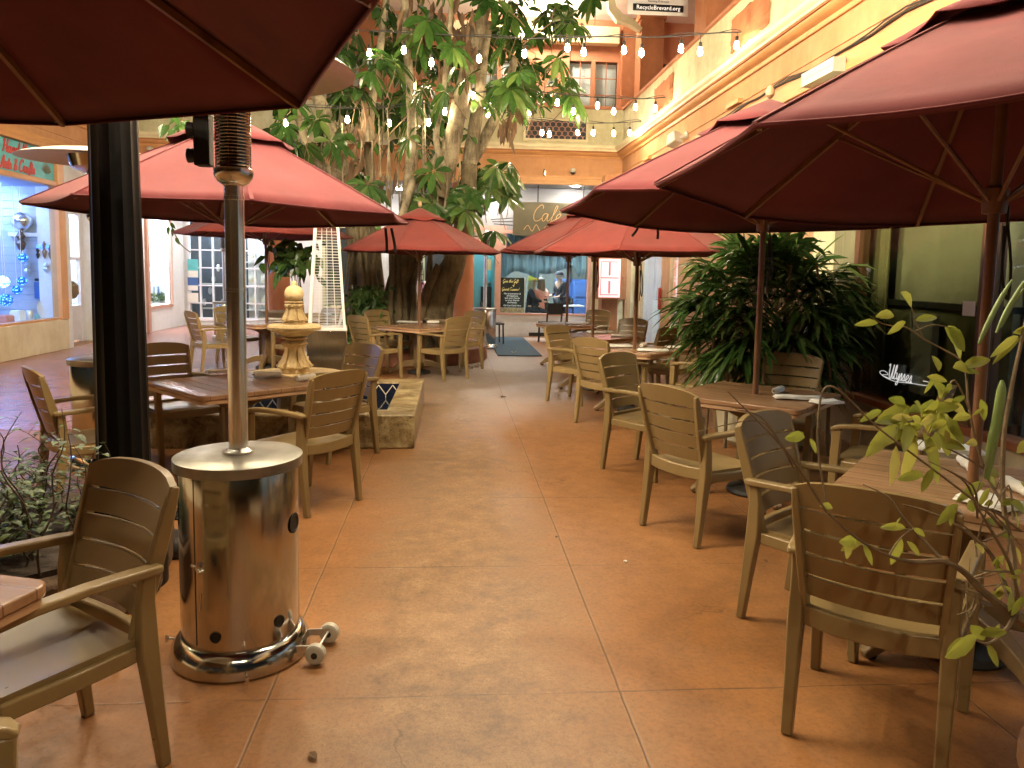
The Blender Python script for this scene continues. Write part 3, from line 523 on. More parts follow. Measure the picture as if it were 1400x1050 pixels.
# posters on the left glazed door
for k,(py,h,mt,lb) in enumerate(((367,.5,'signteal','turquoise sea poster topmost on the white glazed door'),(388,.38,'bluepanel','blue and white poster below the turquoise one on the glazed door'),(407,.26,'white','small white notice lowest on the white glazed door'))):
    p=D(264,py,YW-.06); m=MB().b2((p.x-.14,YW-.075,p.z-h/2),(p.x+.14,YW-.065,p.z+h/2)); o=m.build('poster',mt); tag(o,lb,'poster','posters on the glazed door')
    m=MB().b2((p.x-.13,YW-.08,p.z-h/2+.01),(p.x+.13,YW-.0751,p.z-h*.12)); m.build('poster_band','white',o)
# necklace busts in jewellery window
def bust(x,z,y=22.0,s=1.0):
    m=MB(); m.lathe([(.05*s,0),(.07*s,.01),(.03*s,.05*s),(.11*s,.12*s),(.13*s,.22*s),(.08*s,.32*s),(.04*s,.36*s),(.04*s,.42*s),(0,.43*s)],14,(0,0,0),mod=lambda th,z:1-.35*abs(math.sin(th)))
    o=m.build('necklace_bust','china'); o.location=(x,y,z); c=MB(); c.tube(smooth_pts([(-.07*s,-.09*s,.34*s),(-.06*s,-.12*s,.2*s),(0,-.13*s,.13*s),(.06*s,-.12*s,.2*s),(.07*s,-.09*s,.34*s)],3),.008,5); c.build('necklace','gold',o); return o
KB=0
for zz,row in ((1.75,'top shelf'),(1.05,'middle shelf'),(.42,'bottom shelf')):
    for x,cn in ((-5.58,'left'),(-5.25,'middle'),(-4.93,'right')):
        o=bust(x,zz); tag(o,'white necklace bust on the %s of the jewellery window, %s of its row'%(row,cn),'display bust','necklace busts in the jewellery window')
m=MB()
for zz in (1.75,1.05,.42): m.b2((-5.75,21.9,zz-.03),(-4.75,22.3,zz))
m.b2((-5.78,22.3,.0),(-4.72,22.34,2.6)); 
for x in (-5.42,-5.08): m.b2((x-.015,21.88,.2),(x+.015,21.895,2.5))
tag(m.build('display_shelf','white'),'white shelf rack behind the jewellery window glass','shelf')
m=MB()
for k in range(7):
    x=-6.9+.12*k+rnd.uniform(-.02,.02); z=.5+.32*(k%4); m.lathe([(.02,0),(.05,.05),(.05,.16),(.02,.2),(0,.2)],10,(x,22.0+.1*(k%2),z))
m.b2((-7.0,21.9,.42),(-6.1,22.25,.45)); m.b2((-7.0,21.9,1.1),(-6.1,22.25,1.13)); tag(m.build('ornament_display','alu'),'dim shelves of silver ornaments behind the white glazed door','display')
# behind the tree: shutter, lattice, floral textile
p=D(566,375,21.75); m=MB()
for k in range(9): m.box((p.x,21.78,p.z-.55+k*.155),(.5,.05,.13))
m.b2((p.x-.3,21.74,p.z-.66),(p.x-.25,21.82,p.z+.8)); m.b2((p.x+.25,21.74,p.z-.66),(p.x+.3,21.82,p.z+.8)); tag(m.build('louvred_screen','creamtrim'),'cream louvred screen in the window behind the tree','screen')
p=D(519,363,21.45); m=MB()
for k in range(9):
    m.box((p.x-.16+k*.04,21.45,p.z),(.012,.012,.66))
    m.box((p.x,21.463,p.z-.32+k*.08),(.34,.012,.012))
tag(m.build('lattice_panel','white'),'small white lattice panel seen between the tree trunks','lattice')
fm=NT('floral_textile'); vo=fm.n('TexVoronoi'); vo.inputs['Scale'].default_value=9; fm.l(fm.coord(),vo.inputs['Vector']); fm.l(fm.ramp(vo.outputs['Distance'],[(.25,(.34,.07,.16)),(.45,(.62,.38,.46)),(.6,(.75,.62,.66))]),fm.b.inputs['Base Color']); fm.set(Roughness=.9); M['floral']=fm.m
p=D(575,403,21.3); m=MB(); P=[[(p.x-.65+i*.1,21.3+.06*math.sin(i*1.3)+.03*j,p.z+.35-.12*j+.03*math.sin(i*.9)) for j in range(8)] for i in range(14)]; m.grid(P); o=m.build('floral_quilt','floral'); o.modifiers.new('t','SOLIDIFY').thickness=.03; tag(o,'pink floral quilt draped on a rail behind the tree trunks','quilt')
p2=p; m=MB(); m.tube([(p.x-.7,21.3,p.z+.36),(p.x+.7,21.3,p.z+.36)],.02,8); m.tube([(p.x-.68,21.3,0),(p.x-.68,21.3,p.z+.36)],.02,8); m.tube([(p.x+.68,21.3,0),(p.x+.68,21.3,p.z+.36)],.02,8); tag(m.build('clothes_rail','alu'),'metal rail carrying the floral quilt behind the tree','rail')
# ---------------------------------------------------------------- left wing shopfront
Lp=-7.25
m=MB().b2((Lp-.25,Y0,0),(Lp+.02,15.08,.57)); m.build('low_wall','creamwall',bL,world=True,bevel=.015)
m=MB().b2((Lp-.15,Y0,.57),(Lp+.0,14.84,.61)); m.build('window_sill','orange_trim',bL,world=True)
m=MB().b2((Lp-.15,14.84,.571),(Lp+.03,15.08,3.63)); m.b2((Lp-.1,Y0,3.0),(Lp+.02,14.84,3.09)); m.b2((Lp-.1,10.2,.61),(Lp,10.3,3.0)); m.build('window_frame','orange_trim',bL,world=True,bevel=.008)
wf=MB().b2((Lp-.12,Y0,3.64),(Lp+.02,14.84,3.66)).build('head_rail','orange_trim',bL,world=True)
MB().b2((Lp-.05,10.3,.61),(Lp-.043,14.84,3.0)).build('pane','glass',wf); MB().b2((Lp-.05,Y0,.61),(Lp-.043,10.2,3.0)).build('pane','glass',wf)
ss=thing('shop_sign','turquoise sign with red cursive lettering over the blue lit display window','sign',(Lp,13,3.1))
m=MB().b2((Lp-.06,9.2,3.1),(Lp-.02,14.82,3.62)); m.build('sign_board','signteal',ss,world=True)
m=MB(); script(m,'Hand Made',WX(5,206,Lp+.0)+V((-.015,0,0)),(0,1,0),(0,0,1),.2,.016); q=WX(1,227,Lp); script(m,'Arts & Crafts',V((Lp-.015,q.y,q.z-.01)),(0,1,0),(0,0,1),.19,.016); m.build('lettering','red',ss,world=True)
m=MB()
for a in range(9):
    th=R(20+a*17); m.leaf((Lp-.016,14.55,3.2),(0,math.cos(th),math.sin(th)),(1,0,0),.2,.022,0)
m.build('painted_plant','olivedark',ss,world=True)
# shop room
m=MB().b2((-10.4,9,0),(-10.3,15.2,3.66)); m.b2((-10.29,8.9,0),(Lp-.26,9,3.66)); m.b2((-10.29,15.21,0),(-7.75,15.3,3.66)); m.build('shop_room_wall','interiorblue',bL,world=True)
m=MB().b2((-10.29,9.01,.5),(Lp-.16,15.2,.56)); m.build('display_floor','white',bL,world=True)
m=MB().b2((-10.29,9.01,3.02),(Lp-.13,15.2,3.08)); m.build('shop_ceiling','interiorblue',bL,world=True)
for y in (11.5,13.2,14.6): tag(MB().box((-8.6,y,3.0),(.9,.12,.035)).build('light_bar','tubeblue'),'blue light bar on the display window ceiling, %s'%({11.5:'nearest to the camera',13.2:'in the middle',14.6:'beside the shop door'}[y]),'ceiling light','blue light bars in the display window')
m=MB(); m.b2((-9.6,14.3,.56),(-9.2,15.15,2.6))
for zz in (1.05,1.55,2.05): m.b2((-9.19,14.2,zz),(-8.9,15.15,zz+.03))
tag(m.build('shop_shelf','lilac'),'pale shelf unit at the back corner of the blue display window','shelf')
# hanging mosaic lamps (lit blue / white)

def mosaic(name,c1,c2,st):
    s=NT(name); v=s.n('TexVoronoi'); v.inputs['Scale'].default_value=26; s.l(s.coord(),v.inputs['Vector']); c=s.ramp(v.outputs['Distance'],[(.12,c1),(.4,c2),(.62,sc3(c2,.25))]); s.l(c,s.b.inputs['Base Color']); s.l(c,s.b.inputs['Emission Color']); s.b.inputs['Emission Strength'].default_value=st; s.set(Roughness=.2); return s.m
mr=NT('mesh_rack'); vr=mr.n('TexVoronoi'); vr.inputs['Scale'].default_value=22; mr.l(mr.coord(),vr.inputs['Vector']); mr.l(mr.ramp(vr.outputs['Distance'],[(.2,(.45,.5,.6)),(.32,(.03,.035,.07))]),mr.b.inputs['Base Color']); M['mesh_rack']=mr.m
M['lampblue']=mosaic('lit_blue_mosaic',(.35,.75,1.0),(.02,.16,.8),.6); M['lampwhite']=mosaic('lit_white_mosaic',(.9,.97,1.0),(.25,.6,1.0),1.6)
M['bluebead']=emit('lit_blue_bead',(.05,.15,1.0),1)
def hang(px,py,r,mat,lab,Xd=-8.0,cat='glass lamp'):
    p=WX(px,py,Xd); m=MB(); m.lathe([(.02,r*.9),(r*.5,r*.8),(r*.95,r*.3),(r,0),(r*.9,-r*.45),(r*.5,-r*.85),(0,-r)],16,(0,0,0),mod=lambda th,z:1+.04*math.sin(8*th)); o=m.build('glass_lamp',mat); o.location=p
    c=MB().tube([(0,0,r*.9),(0,0,3.0-p.z)],.006,5); c.build('cord','alu',o); tag(o,lab,cat,'glass lamps hanging in the blue display window'); return o
hang(4,385,.11,'lampwhite','glowing white glass lamp at the left edge of the display window, upper one'); hang(8,410,.12,'lampblue','glowing blue glass lamp low at the left edge of the display window')
hang(30,384,.09,'lampblue','blue mosaic lamp left of centre in the display window'); hang(23,396,.09,'lampblue','blue mosaic lamp lowest on the cord beside the glowing white lamp'); hang(50,370,.10,'lampwhite','pale lit globe hanging in the middle of the display window')
hang(31,352,.09,'lampblue','small blue globe hanging under the silver fish ball'); hang(66,337,.05,'bluebead','tiny blue bead lamp hanging near the right jamb, left one'); hang(73,337,.05,'bluebead','tiny blue bead lamp hanging near the right jamb, right one')
hang(30,302,.19,'steelbright','large mirrored ball hanging high in the display window',cat='mirror ball'); hang(56,316,.11,'hairbrown','brown gourd hanging beside the mirrored ball',cat='gourd')
hang(58,358,.08,'alu','dark metal ornament hanging right of the pale lit globe',cat='ornament')
p=WX(60,427,-7.7); m=MB().lathe([(0,0),(.16,.012),(.21,.05),(.215,.06),(.16,.03),(0,.02)],24); o=m.build('display_plate','china'); o.location=(-7.7,p.y,p.z); o.rotation_euler=(R(70),0,R(75)); tag(o,'round white plate propped at the right of the window display','plate')
for k,(px,w_,h_,mt,lb) in enumerate(((6,.3,.14,'salmon','rose fabric box at the left of the window display'),(24,.26,.2,'cloth','cream box in the middle of the window display'),(40,.16,.18,'alu','grey jar beside the cream box in the display'),(50,.12,.1,'signteal','small turquoise dish near the white plate'))):
    p=WX(px,430,-7.75); m=MB().lathe([(w_*.45,0),(w_*.5,.02),(w_*.5,h_*.8),(w_*.4,h_),(0,h_*1.02)],4 if k<2 else 18); o=m.build('display_box' if k<2 else 'display_jar',mt,bevel=.008); o.location=(-7.75,p.y,.561); o.rotation_euler.z=.7; tag(o,lb,'box' if k<2 else 'jar')
p=WX(70,345,-9.15); m=MB(); 
for k in range(8): m.lathe([(.03,0),(.06,.05),(.05,.14),(.02,.18),(0,.18)],10,(-9.05,14.28+k*.11,1.08 if k%2 else 1.58))
tag(m.build('shelf_ornaments','bluebead',smooth=40),'row of glowing blue ornaments on the pale shelf unit','ornaments')
# beaded string curtain
m=MB()
for k in range(14):
    for j in range(26): m.add([(-8.4,12.75+k*.035+(a),.9+j*.07+b) for a,b in ((-.012,0),(0,-.02),(.012,0),(0,.02))],[(0,1,2,3)])
    m.tube([(-8.405,12.75+k*.035,.9),(-8.405,12.75+k*.035,2.9)],.002,4)
tag(m.build('bead_curtain','interiordark'),'dark beaded curtain hanging at the left of the display window','bead curtain')
m=MB()
for k in range(17): m.b2((-10.28,15.185,.58+k*.145),(-7.53,15.209,.58+k*.145+.135))
m.build('siding','siding',bL,world=True)
def ew(px,py): return D(px,py,15.17)
def onwall(name,mat,lab,cat,boxes,group=None):
    m=MB()
    for (x0,y0,x1,y1) in boxes:
        a=ew(x0,y1);b=ew(x1,y0); m.b2((a.x,15.10,a.z),(b.x,15.183,b.z))
    o=m.build(name,mat,bevel=.004); return tag(o,lab,cat,group)
onwall('wall_shelf','white','long white shelf across the back of the blue display window','shelf',[(14,319,77,323)])
onwall('wall_shelf','black','short black shelf low on the back wall of the display window','shelf',[(50,381,77,384)])
onwall('mesh_rack','mesh_rack','dark speckled mesh panel leaning above the white shelf in the display window','panel',[(55,291,75,317)])
onwall('poster','bluepanel','blue poster hanging under the short black shelf in the display window','poster',[(50,386,71,408)])
for k,(x,y,w_,h_,mt,nm,lb) in enumerate(((56,346,5,16,'black','wall_ornament','black hanging ornament left of the others under the white shelf'),(65,342,6,24,'wooddark','wall_ornament','tall dark carved ornament under the white shelf'),(73,345,5,20,'black','wall_ornament','black ring shaped ornament by the right jamb under the white shelf'),(68,366,9,14,'alu','wall_ornament','grey metal ornament above the short black shelf'),(42,368,9,22,'alu','wall_ornament','dull silver hanging figure in the middle of the display window'),(33,330,12,28,'wooddark','wall_ornament','dark carved fish figure below the mirrored ball'))):
    a=ew(x,y); s_=w_/2*15.2/1050; hh_=h_/2*15.2/1050; m=MB(); m.lathe([(0,-hh_),(s_*.6,-hh_*.7),(s_,-hh_*.2),(s_*.5,hh_*.1),(s_*.9,hh_*.45),(s_*.4,hh_*.85),(0,hh_)],14,(a.x,15.06,a.z)); tag(m.build(nm,mt),lb,'ornament','ornaments on the display window wall')
for k in range(5): a=ew(56+k*5,338); o=MB().lathe([(0,-.05),(.045,-.01),(.03,.04),(0,.05)],12,(a.x,15.08,a.z)).build('glass_bead','bluebead'); tag(o,['glowing blue bead, leftmost of the row under the white shelf','glowing blue bead second from left in the row under the white shelf','glowing blue bead in the middle of the row under the white shelf','glowing blue bead second from right in the row under the white shelf','glowing blue bead, rightmost of the row under the white shelf'][k],'bead','blue beads under the white shelf')
# recessed door
m=MB().b2((-7.78,15.3,0),(-7.7,15.42,3.0)); m.b2((-7.78,16.6,0),(-7.7,16.75,3.0)); m.b2((-7.78,15.42,2.7),(-7.7,16.6,3.0)); m.b2((-7.77,15.42,.05),(-7.71,16.6,.75)); m.b2((-7.77,15.42,1.68),(-7.71,16.6,1.74)); m.b2((-7.77,15.42,2.6),(-7.71,16.6,2.7))
df=m.build('door','lilac',bL,world=True); MB().b2((-7.745,15.42,.75),(-7.738,16.6,2.6)).build('pane','glass',df)
m=MB().b2((-7.7,15.48,1.3),(-7.62,15.56,1.6)); m.build('door_handle','orange_trim',df)
m=MB().b2((-7.75,15.09,0),(-7.26,15.29,3.66)); m.b2((-7.75,16.76,0),(-7.26,17.35,3.66)); m.b2((-7.75,15.3,3.01),(-7.66,16.75,3.66)); m.build('entry_wall','whitewall',bL,world=True)
m=MB().b2((-9.5,15.3,0),(-9.4,23.59,3.66)); m.build('shop_room_wall','interiorblue',bL,world=True)
bag=thing('cloth_bag','grey and brown cloth bag hanging on the open shop door','bag',(-7.6,15.9,.9)); m=MB().lathe([(0,0),(.1,.02),(.16,.12),(.15,.28),(.08,.36),(0,.37)],14,mod=lambda th,z:1+.08*math.sin(3*th)); m.build('bag_body','twig',bag); m=MB().tube(smooth_pts([(0,-.06,.35),(0,-.05,.62),(0,.05,.62),(0,.06,.35)],4),.012,6); m.build('strap','hairbrown',bag)
# second window with model village display
wy0=WX(198,380,-7.33).y; wy1=WX(229,380,-7.33).y
m=MB(); holed_wall(m,'X',-7.4,.14,17.36,21.45,0,3.66,[(wy0,wy1,.62,3.0)]); m.build('shop_wall','whitewall',bL,world=True)
m=MB(); 
for a,b in (((-7.28,wy0-.62,0),(-7.2,wy0-.44,3.0)),((-7.28,wy0-.14,0),(-7.2,wy0,3.0)),((-7.28,wy0,.55),(-7.22,wy1+.08,.62)),((-7.28,wy1,.62),(-7.22,wy1+.08,3.0)),((-7.28,wy0,2.92),(-7.22,wy1,3.0))): m.b2(a,b)
wf=m.build('window_frame','pink',bL,world=True); MB().b2((-7.33,wy0,.62),(-7.322,wy1,2.92)).build('pane','glass',wf)
oy=wy0+1.45-18.7
mv=thing('model_house','white model house with green hedge in the second shop window','model',(-7.9,19.0,.62))
m=MB().b2((-8.1,18.7+oy,.62),(-7.75,19.4+oy,1.2)); m.prism([(18.65,0),(19.45,0),(19.05,.35)],0,.4,mat=Matrix.Translation((-8.12,oy,1.2))@Matrix(((0,0,1,0),(1,0,0,0),(0,1,0,0),(0,0,0,1)))); m.build('house_body','white',mv,world=True)
m=MB().b2((-7.749,18.85+oy,.75),(-7.74,18.95+oy,1.05)); m.b2((-7.749,19.15+oy,.75),(-7.74,19.25+oy,1.05)); m.build('house_window','bluepanel',mv,world=True)
m=MB()
for k in range(260): m.leaf((-7.75+rnd.uniform(-.1,.1),18.2+oy+rnd.uniform(0,1.5),.65+rnd.uniform(0,.22)),(rnd.uniform(-1,1),rnd.uniform(-1,1),rnd.uniform(0,1)),(1,0,.3),.09,.03,.2)
m.build('hedge','shrubleaf',mv,world=True)
m=MB().b2((-9.3,17.4,.55),(-7.41,21,.615)); m.build('display_floor','white',bL,world=True)
for k in range(5): 
    o=MB().lathe([(0,-.1),(.08,-.05),(.1,.02),(.06,.09),(0,.11)],12); o=o.build('lit_ornament','lampwhite' if k%2 else 'signteal'); o.location=(-8.0,wy0+.25+k*.33,2.4-.22*(k%3)); tag(o,['pale turquoise bauble, leftmost hanging in the second shop window','glowing white bauble second from left in the second shop window','turquoise bauble hanging in the middle of the second shop window','glowing white bauble second from right in the second shop window','turquoise bauble, rightmost in the second shop window'][k],'bauble','baubles in the second shop window'); c=MB().tube([(0,0,.1),(0,0,3.6-o.location.z)],.004,4); c.build('cord','alu',o)
# room lights
def fixture(loc,size,mat,lab):
    m=MB().box((0,0,0),(size[0],size[1],.04)); o=m.build('ceiling_light',mat); o.location=loc; return tag(o,lab,'ceiling light')
fixture((2.3,20.6,2.63),(1.4,.3),'tubecool','flat cool ceiling light inside the cafe room'); fixture((.68,20.2,3.62),(.4,.3),'tubecool','ceiling light above the teal cafe entry'); fixture((-6.5,22.4,3.6),(1.2,.3),'tubecool','ceiling light behind the white glazed door'); fixture((-5.2,21.95,3.6),(.9,.2),'tubecool','ceiling light over the jewellery shelves'); fixture((-8.0,19.9,3.55),(.5,2.2),'tubecool','ceiling light above the model house window'); MB().b2((-9.38,21.42,.62),(-7.42,21.5,3.5)).build('display_back','interior',bL,world=True); fixture((-8.5,16.0,3.6),(.6,.6),'tubecool','ceiling light behind the open shop door'); fixture((-1.8,22.4,3.6),(2.2,.3),'tubewarm','warm ceiling light in the shop behind the tree')
for k,(x,y,lb) in enumerate(((1.0,18.6,'downlight in the soffit over the cafe entry'),(2.9,18.5,'downlight in the soffit over the cafe sign'),(-1.4,20.2,'downlight in the soffit behind the tree'),(-3.2,20.2,'downlight in the soffit right of the far left column'),(-5.6,20.0,'downlight in the soffit before the jewellery window'),(-6.6,19.0,'downlight in the soffit at the far left corner'))):
    m=MB().lathe([(.07,0),(.075,-.012),(.055,-.016),(.05,-.006),(0,-.004)],20); o=m.build('downlight','down'); o.location=(x,y,3.665); tag(o,lb,'downlight','soffit downlights')
# ---------------------------------------------------------------- right wing shopfront
Xp=3.87
m=MB().b2((Xp,Y0,0),(Xp+.16,7.62,.44)); m.build('low_wall','creamwall',bR,world=True)
m=MB().b2((Xp-.06,Y0,.44),(Xp+.14,7.62,.50)); m.build('window_sill','terra',bR,world=True,bevel=.008)
y_a=WX(1348,400,Xp).y; 
m=MB()
for a,b in (((Xp-.01,y_a-.07,.50),(Xp+.09,y_a+.07,3.63)),((Xp-.01,7.12,.5),(Xp+.09,7.2,3.63)),((Xp-.005,y_a+.07,3.35),(Xp+.08,7.12,3.63)),((Xp-.005,Y0,3.35),(Xp+.08,y_a-.07,3.63))): m.b2(a,b)
wf=m.build('window_frame','wooddark',bR,world=True)
MB().b2((Xp+.03,y_a+.07,.5),(Xp+.037,7.12,3.35)).build('pane','glassdark',wf); MB().b2((Xp+.03,Y0,.5),(Xp+.037,y_a-.07,3.35)).build('pane','glass',wf)
m=MB().b2((Xp+.3,y_a+.1,.5),(Xp+.36,7.1,1.35)); m.build('inner_panel','olivedark',wf)
m=MB().b2((Xp+.26,y_a+.1,1.35),(Xp+.4,7.1,1.40)); m.build('inner_rail','black',wf)
m=MB(); drape(m,y_a+.1,7.1,3.34,lambda t:1.40,Xp+.36,.006,.5,'y',60); m.build('blind','olive',wf)
m=MB(); drape(m,7.0,7.34,3.34,lambda t:.55,Xp+.22,.03,.11,'y',40); o=m.build('olive_drape','drape'); o.modifiers.new('t','SOLIDIFY').thickness=.006; tag(o,'olive drape hanging at the far edge of the dark restaurant window','curtain')
m=MB().b2((Xp,7.2,.5),(Xp+.14,7.62,3.63)); m.build('pilaster','drape',bR,world=True)
m=MB().b2((Xp,7.63,0),(Xp+.15,8.1,3.63)); m.build('pilaster','cream',bR,world=True); m=MB().b2((Xp+.01,8.11,0),(Xp+.15,11.9,3.63)); m.build('shopfront_wall','woodlight',bR,world=True)
# lettering on the window and card
m=MB(); q=WX(1213,516,Xp-.004); script(m,'Ulysses',q,(0,-1,0),(0,0,1),.125,.0042); 
q0=WX(1204,509,Xp-.004); sw=[WX(a,b,Xp-.004) for a,b in ((1218,518),(1206,513),(1203,508),(1209,507),(1214,512),(1206,513),(1222,521),(1245,524),(1266,527),(1271,523),(1262,521))]; m.tube(smooth_pts(sw,4),.0035,5)
tag(m.build('window_lettering','whitepaint'),'white cursive name with a scroll underline on the dark olive window','lettering')
p=WX(1325,422,Xp-.005); m=MB().b2((Xp-.009,p.y-.07,p.z-.055),(Xp-.003,p.y+.07,p.z+.055)); tag(m.build('window_card','white'),'small white card stuck on the dark olive window','card')
p=WX(1196,392,Xp-.02); m=MB().b2((Xp-.04,7.3,p.z-.06),(Xp-.001,7.4,p.z+.06)); tag(m.build('wall_box','black',bevel=.005),'small black box fixed to the olive pilaster by the palm','box')
# table and chair shapes dim inside the window
m=MB().bar([(Xp+.2,6.55,1.3),(Xp+.22,6.5,.9),(Xp+.25,6.45,.55)],(.012,.012),(0,1,0)); m.b2((Xp+.18,6.2,.6),(Xp+.24,6.48,1.3)); tag(m.build('inside_chair_back','greywall'),'pale upholstered chair back dim behind the dark olive window','chair back')
# blue lit near window: interior with white fretwork
m=MB().b2((5.6,-1,0),(5.7,y_a,3.6)); m.b2((Xp+.4,y_a,.0),(5.59,y_a+.05,3.6)); m.build('inner_wall','interiorblue',bR,world=True)
m=MB()
for z in (1.15,1.35,1.5,2.05): m.b2((4.25,3.4,z),(4.29,y_a-.05,z+.035))
for k in range(4): y=y_a-.35-k*.42; m.b2((4.24,y-.018,1.5),(4.28,y+.018,3.1))
for k in range(3):
    y=y_a-.56-k*.42; m.tube([(4.25,y+.19*math.cos(R(a)),2.25+.19*math.sin(R(a))) for a in range(0,361,20)],.016,6)
tag(m.build('white_fretwork','white'),'white scrolled fretwork screen inside the blue lit near window','screen')
fixture((4.9,4.2,3.5),(.5,1.2),'tubedim','cool ceiling light inside the near right window')
# far door zone
m=MB().b2((Xp,12.0,0),(Xp+.14,13.1,3.63)); m.build('pilaster','woodlight',bR,world=True,bevel=.008)
m=MB().b2((Xp,13.6,0),(Xp+.12,14.15,3.63)); m.b2((Xp,13.1,2.75),(Xp+.1,13.6,3.63)); m.b2((Xp,14.15,2.75),(Xp+.1,15.95,3.63)); m.b2((Xp,13.1,0),(Xp+.1,13.6,.12)); m.b2((Xp,14.15,0),(Xp+.1,15.95,.15)); m.b2((Xp,15.85,.15),(Xp+.1,15.95,2.75))
df=m.build('door_frame','woodlight',bR,world=True); MB().b2((Xp+.04,13.1,.12),(Xp+.047,13.6,2.75)).build('pane','glass',df); MB().b2((Xp+.03,14.15,.15),(Xp+.037,15.85,2.75)).build('pane','glass',df)
m=MB().b2((Xp-.05,14.1,.95),(Xp-.005,14.16,1.35)); m.build('door_handle','red',df)
m=MB().b2((6.2,8,0),(6.3,19,3.6)); m.b2((Xp+.16,11.8,0),(6.2,11.88,3.6)); m.b2((4.06,17,0),(6.2,17.1,3.6)); m.build('inner_wall','interior',bR,world=True)
fixture((5.1,13.5,3.5),(.3,1.2),'tubecool','cool ceiling light behind the far right glass door')
m=MB(); m.lathe([(.35,0),(.35,.03),(.05,.05),(.05,.7),(.55,.72),(.55,.75),(0,.75)],24,(5.0,14.0,0)); o=m.build('inside_table','china'); tag(o,'round white clothed table behind the far glass door','table')
pl=MB().b2((3.12,16.0,0),(3.46,16.4,3.63)).build('wood_post','wood',bR,world=True,bevel=.006); MB().b2((3.462,16.02,0),(3.9,16.4,3.63)).build('pilaster','cream',bR,world=True); MB().b2((3.60,15.97,0),(3.72,16.018,3.63)).build('pilaster_strip','woodlight',bR,world=True)
mb_=thing('menu_case','wooden wall case with glowing pink menu sheets on the far right post','menu case',(3.2,15.9,1.0))
p0=D(816,409,15.78); p1=D(850,351,15.78)
m=MB().b2((p0.x,15.78,p0.z),(p1.x+.12,15.99,p1.z)); m.build('case','wood',mb_,world=True,bevel=.006)
m=MB().b2((p0.x+.03,15.762,p0.z+.04),(p1.x-.02,15.779,p1.z-.05)); m.build('menu_sheet','menupaper',mb_,world=True)
m=MB(); cx=(p0.x+p1.x)/2; w_=p1.x-p0.x; h_=p1.z-p0.z
m.b2((cx-.02,15.755,p0.z+h_*.14),(cx+.02,15.7615,p0.z+h_*.43)); m.b2((cx-.02,15.755,p0.z+h_*.56),(cx+.02,15.7615,p0.z+h_*.86)); m.b2((p0.x+.07,15.755,p0.z+h_*.49),(p1.x-.05,15.7615,p0.z+h_*.515)); m.b2((p0.x+.06,15.755,p0.z+.08),(p0.x+.075,15.7615,p1.z-.1)); m.b2((p0.x+.08,15.755,p0.z+.09),(p1.x-.06,15.7615,p0.z+.105)); m.b2((p0.x+.08,15.755,p1.z-.12),(p1.x-.06,15.7615,p1.z-.1)); m.build('menu_rules','menured',mb_,world=True)
m=MB().lathe([(.012,0),(.012,.02),(0,.02)],10,(p1.x+.04,15.77,p0.z+h_*.5),mat=None); m.build('case_latch','steelbright',mb_,world=True)
# banner on gallery
bn=thing('recycling_banner','white recycling banner with a black web address strip hanging from the gallery','banner',(3.9,14.5,6.6)); YBn=14.6
a=D(858,19,YBn);b=D(940,23,YBn); ux=(b-a).normalized(); uz=V((0,0,1)); W_=(b-a).length
m=MB(); m.grid([[a+ux*(W_*i/6)+uz*(j*.16)+V((0,.012*math.sin(i*1.1+j),0)) for j in range(9)] for i in range(7)]); o=m.build('banner_sheet','white',bn,world=True); o.modifiers.new('t','SOLIDIFY').thickness=.008
m=MB(); q=a+V((0,-.03,0)); m.add([q+ux*(W_*.08)+uz*.06,q+ux*(W_*.92)+uz*.06,q+ux*(W_*.92)+uz*.185,q+ux*(W_*.08)+uz*.185],[(0,1,2,3)]); o=m.build('address_strip','black',bn,world=True); o.modifiers.new('t','SOLIDIFY').thickness=.003
m=MB(); text_into(m,'RecycleBrevard.org',q+ux*(W_*.5)+uz*.09+V((0,-.006,0)),ux,uz,.105,align='CENTER'); m.build('address_lettering','whitepaint',bn,world=True)
m=MB(); text_into(m,'Recycle',q+ux*(W_*.5)+uz*.31+V((0,.0,0)),ux,uz,.22,align='CENTER'); text_into(m,'Recycling for Brevard',q+ux*(W_*.5)+uz*.225,ux,uz,.045,align='CENTER'); m.build('banner_lettering','black',bn,world=True)
m=MB().tube([a+uz*1.28,V((a.x,a.y,8.0))],.01,5); m.tube([b+uz*1.28,V((b.x,b.y,8.0))],.01,5); m.build('hanger_cord','dark',bn,world=True)
# things fixed on the right fascia
fl=thing('floodlight','white wall floodlight on a bracket under the right cornice','floodlight',(XR,11.6,3.9)); p=WX(922,190,XR-.18)
m=MB(); m.box((0,0,0),(.20,.26,.22),mat=Matrix.Translation(p)@Matrix.Rotation(R(-22),4,'X')@Matrix.Rotation(R(25),4,'Z'),taper=.75); m.build('lamp_head','plastic',fl,world=True,bevel=.03,seg=3)
m=MB().tube([p+V((.06,-.05,0)),p+V((.12,-.12,.03)),V((XR,p.y-.14,p.z+.05))],.03,10); m.lathe([(.06,0),(.06,.03),(0,.03)],14,mat=Matrix.Translation((XR,p.y-.14,p.z+.05))@Matrix.Rotation(R(-90),4,'Y')); m.build('bracket','plastic',fl,world=True)
p=WX(1128,118,XR-.1); m=MB().b2((XR-.2,p.y-.35,3.62),(XR-.071,p.y+.35,3.76)); m.b2((XR-.204,p.y-.35,3.69),(XR-.2,p.y+.35,3.695)); tag(m.build('conduit_box','plastic',bevel=.008),'beige conduit box on the lower trim of the right fascia','conduit box')
m=MB(); pts=[(XR-.02,y,3.87+.02*math.sin(y*2.1)+.015*math.sin(y*5)) for y in [3+.3*i for i in range(29)]]; m.tube(pts,.012,6); m.tube([(x-.01,y,z+.015+.02*math.sin(y*3)) for x,y,z in pts],.009,6); tag(m.build('wall_cable','dark'),'black cable running along the right fascia','cable')
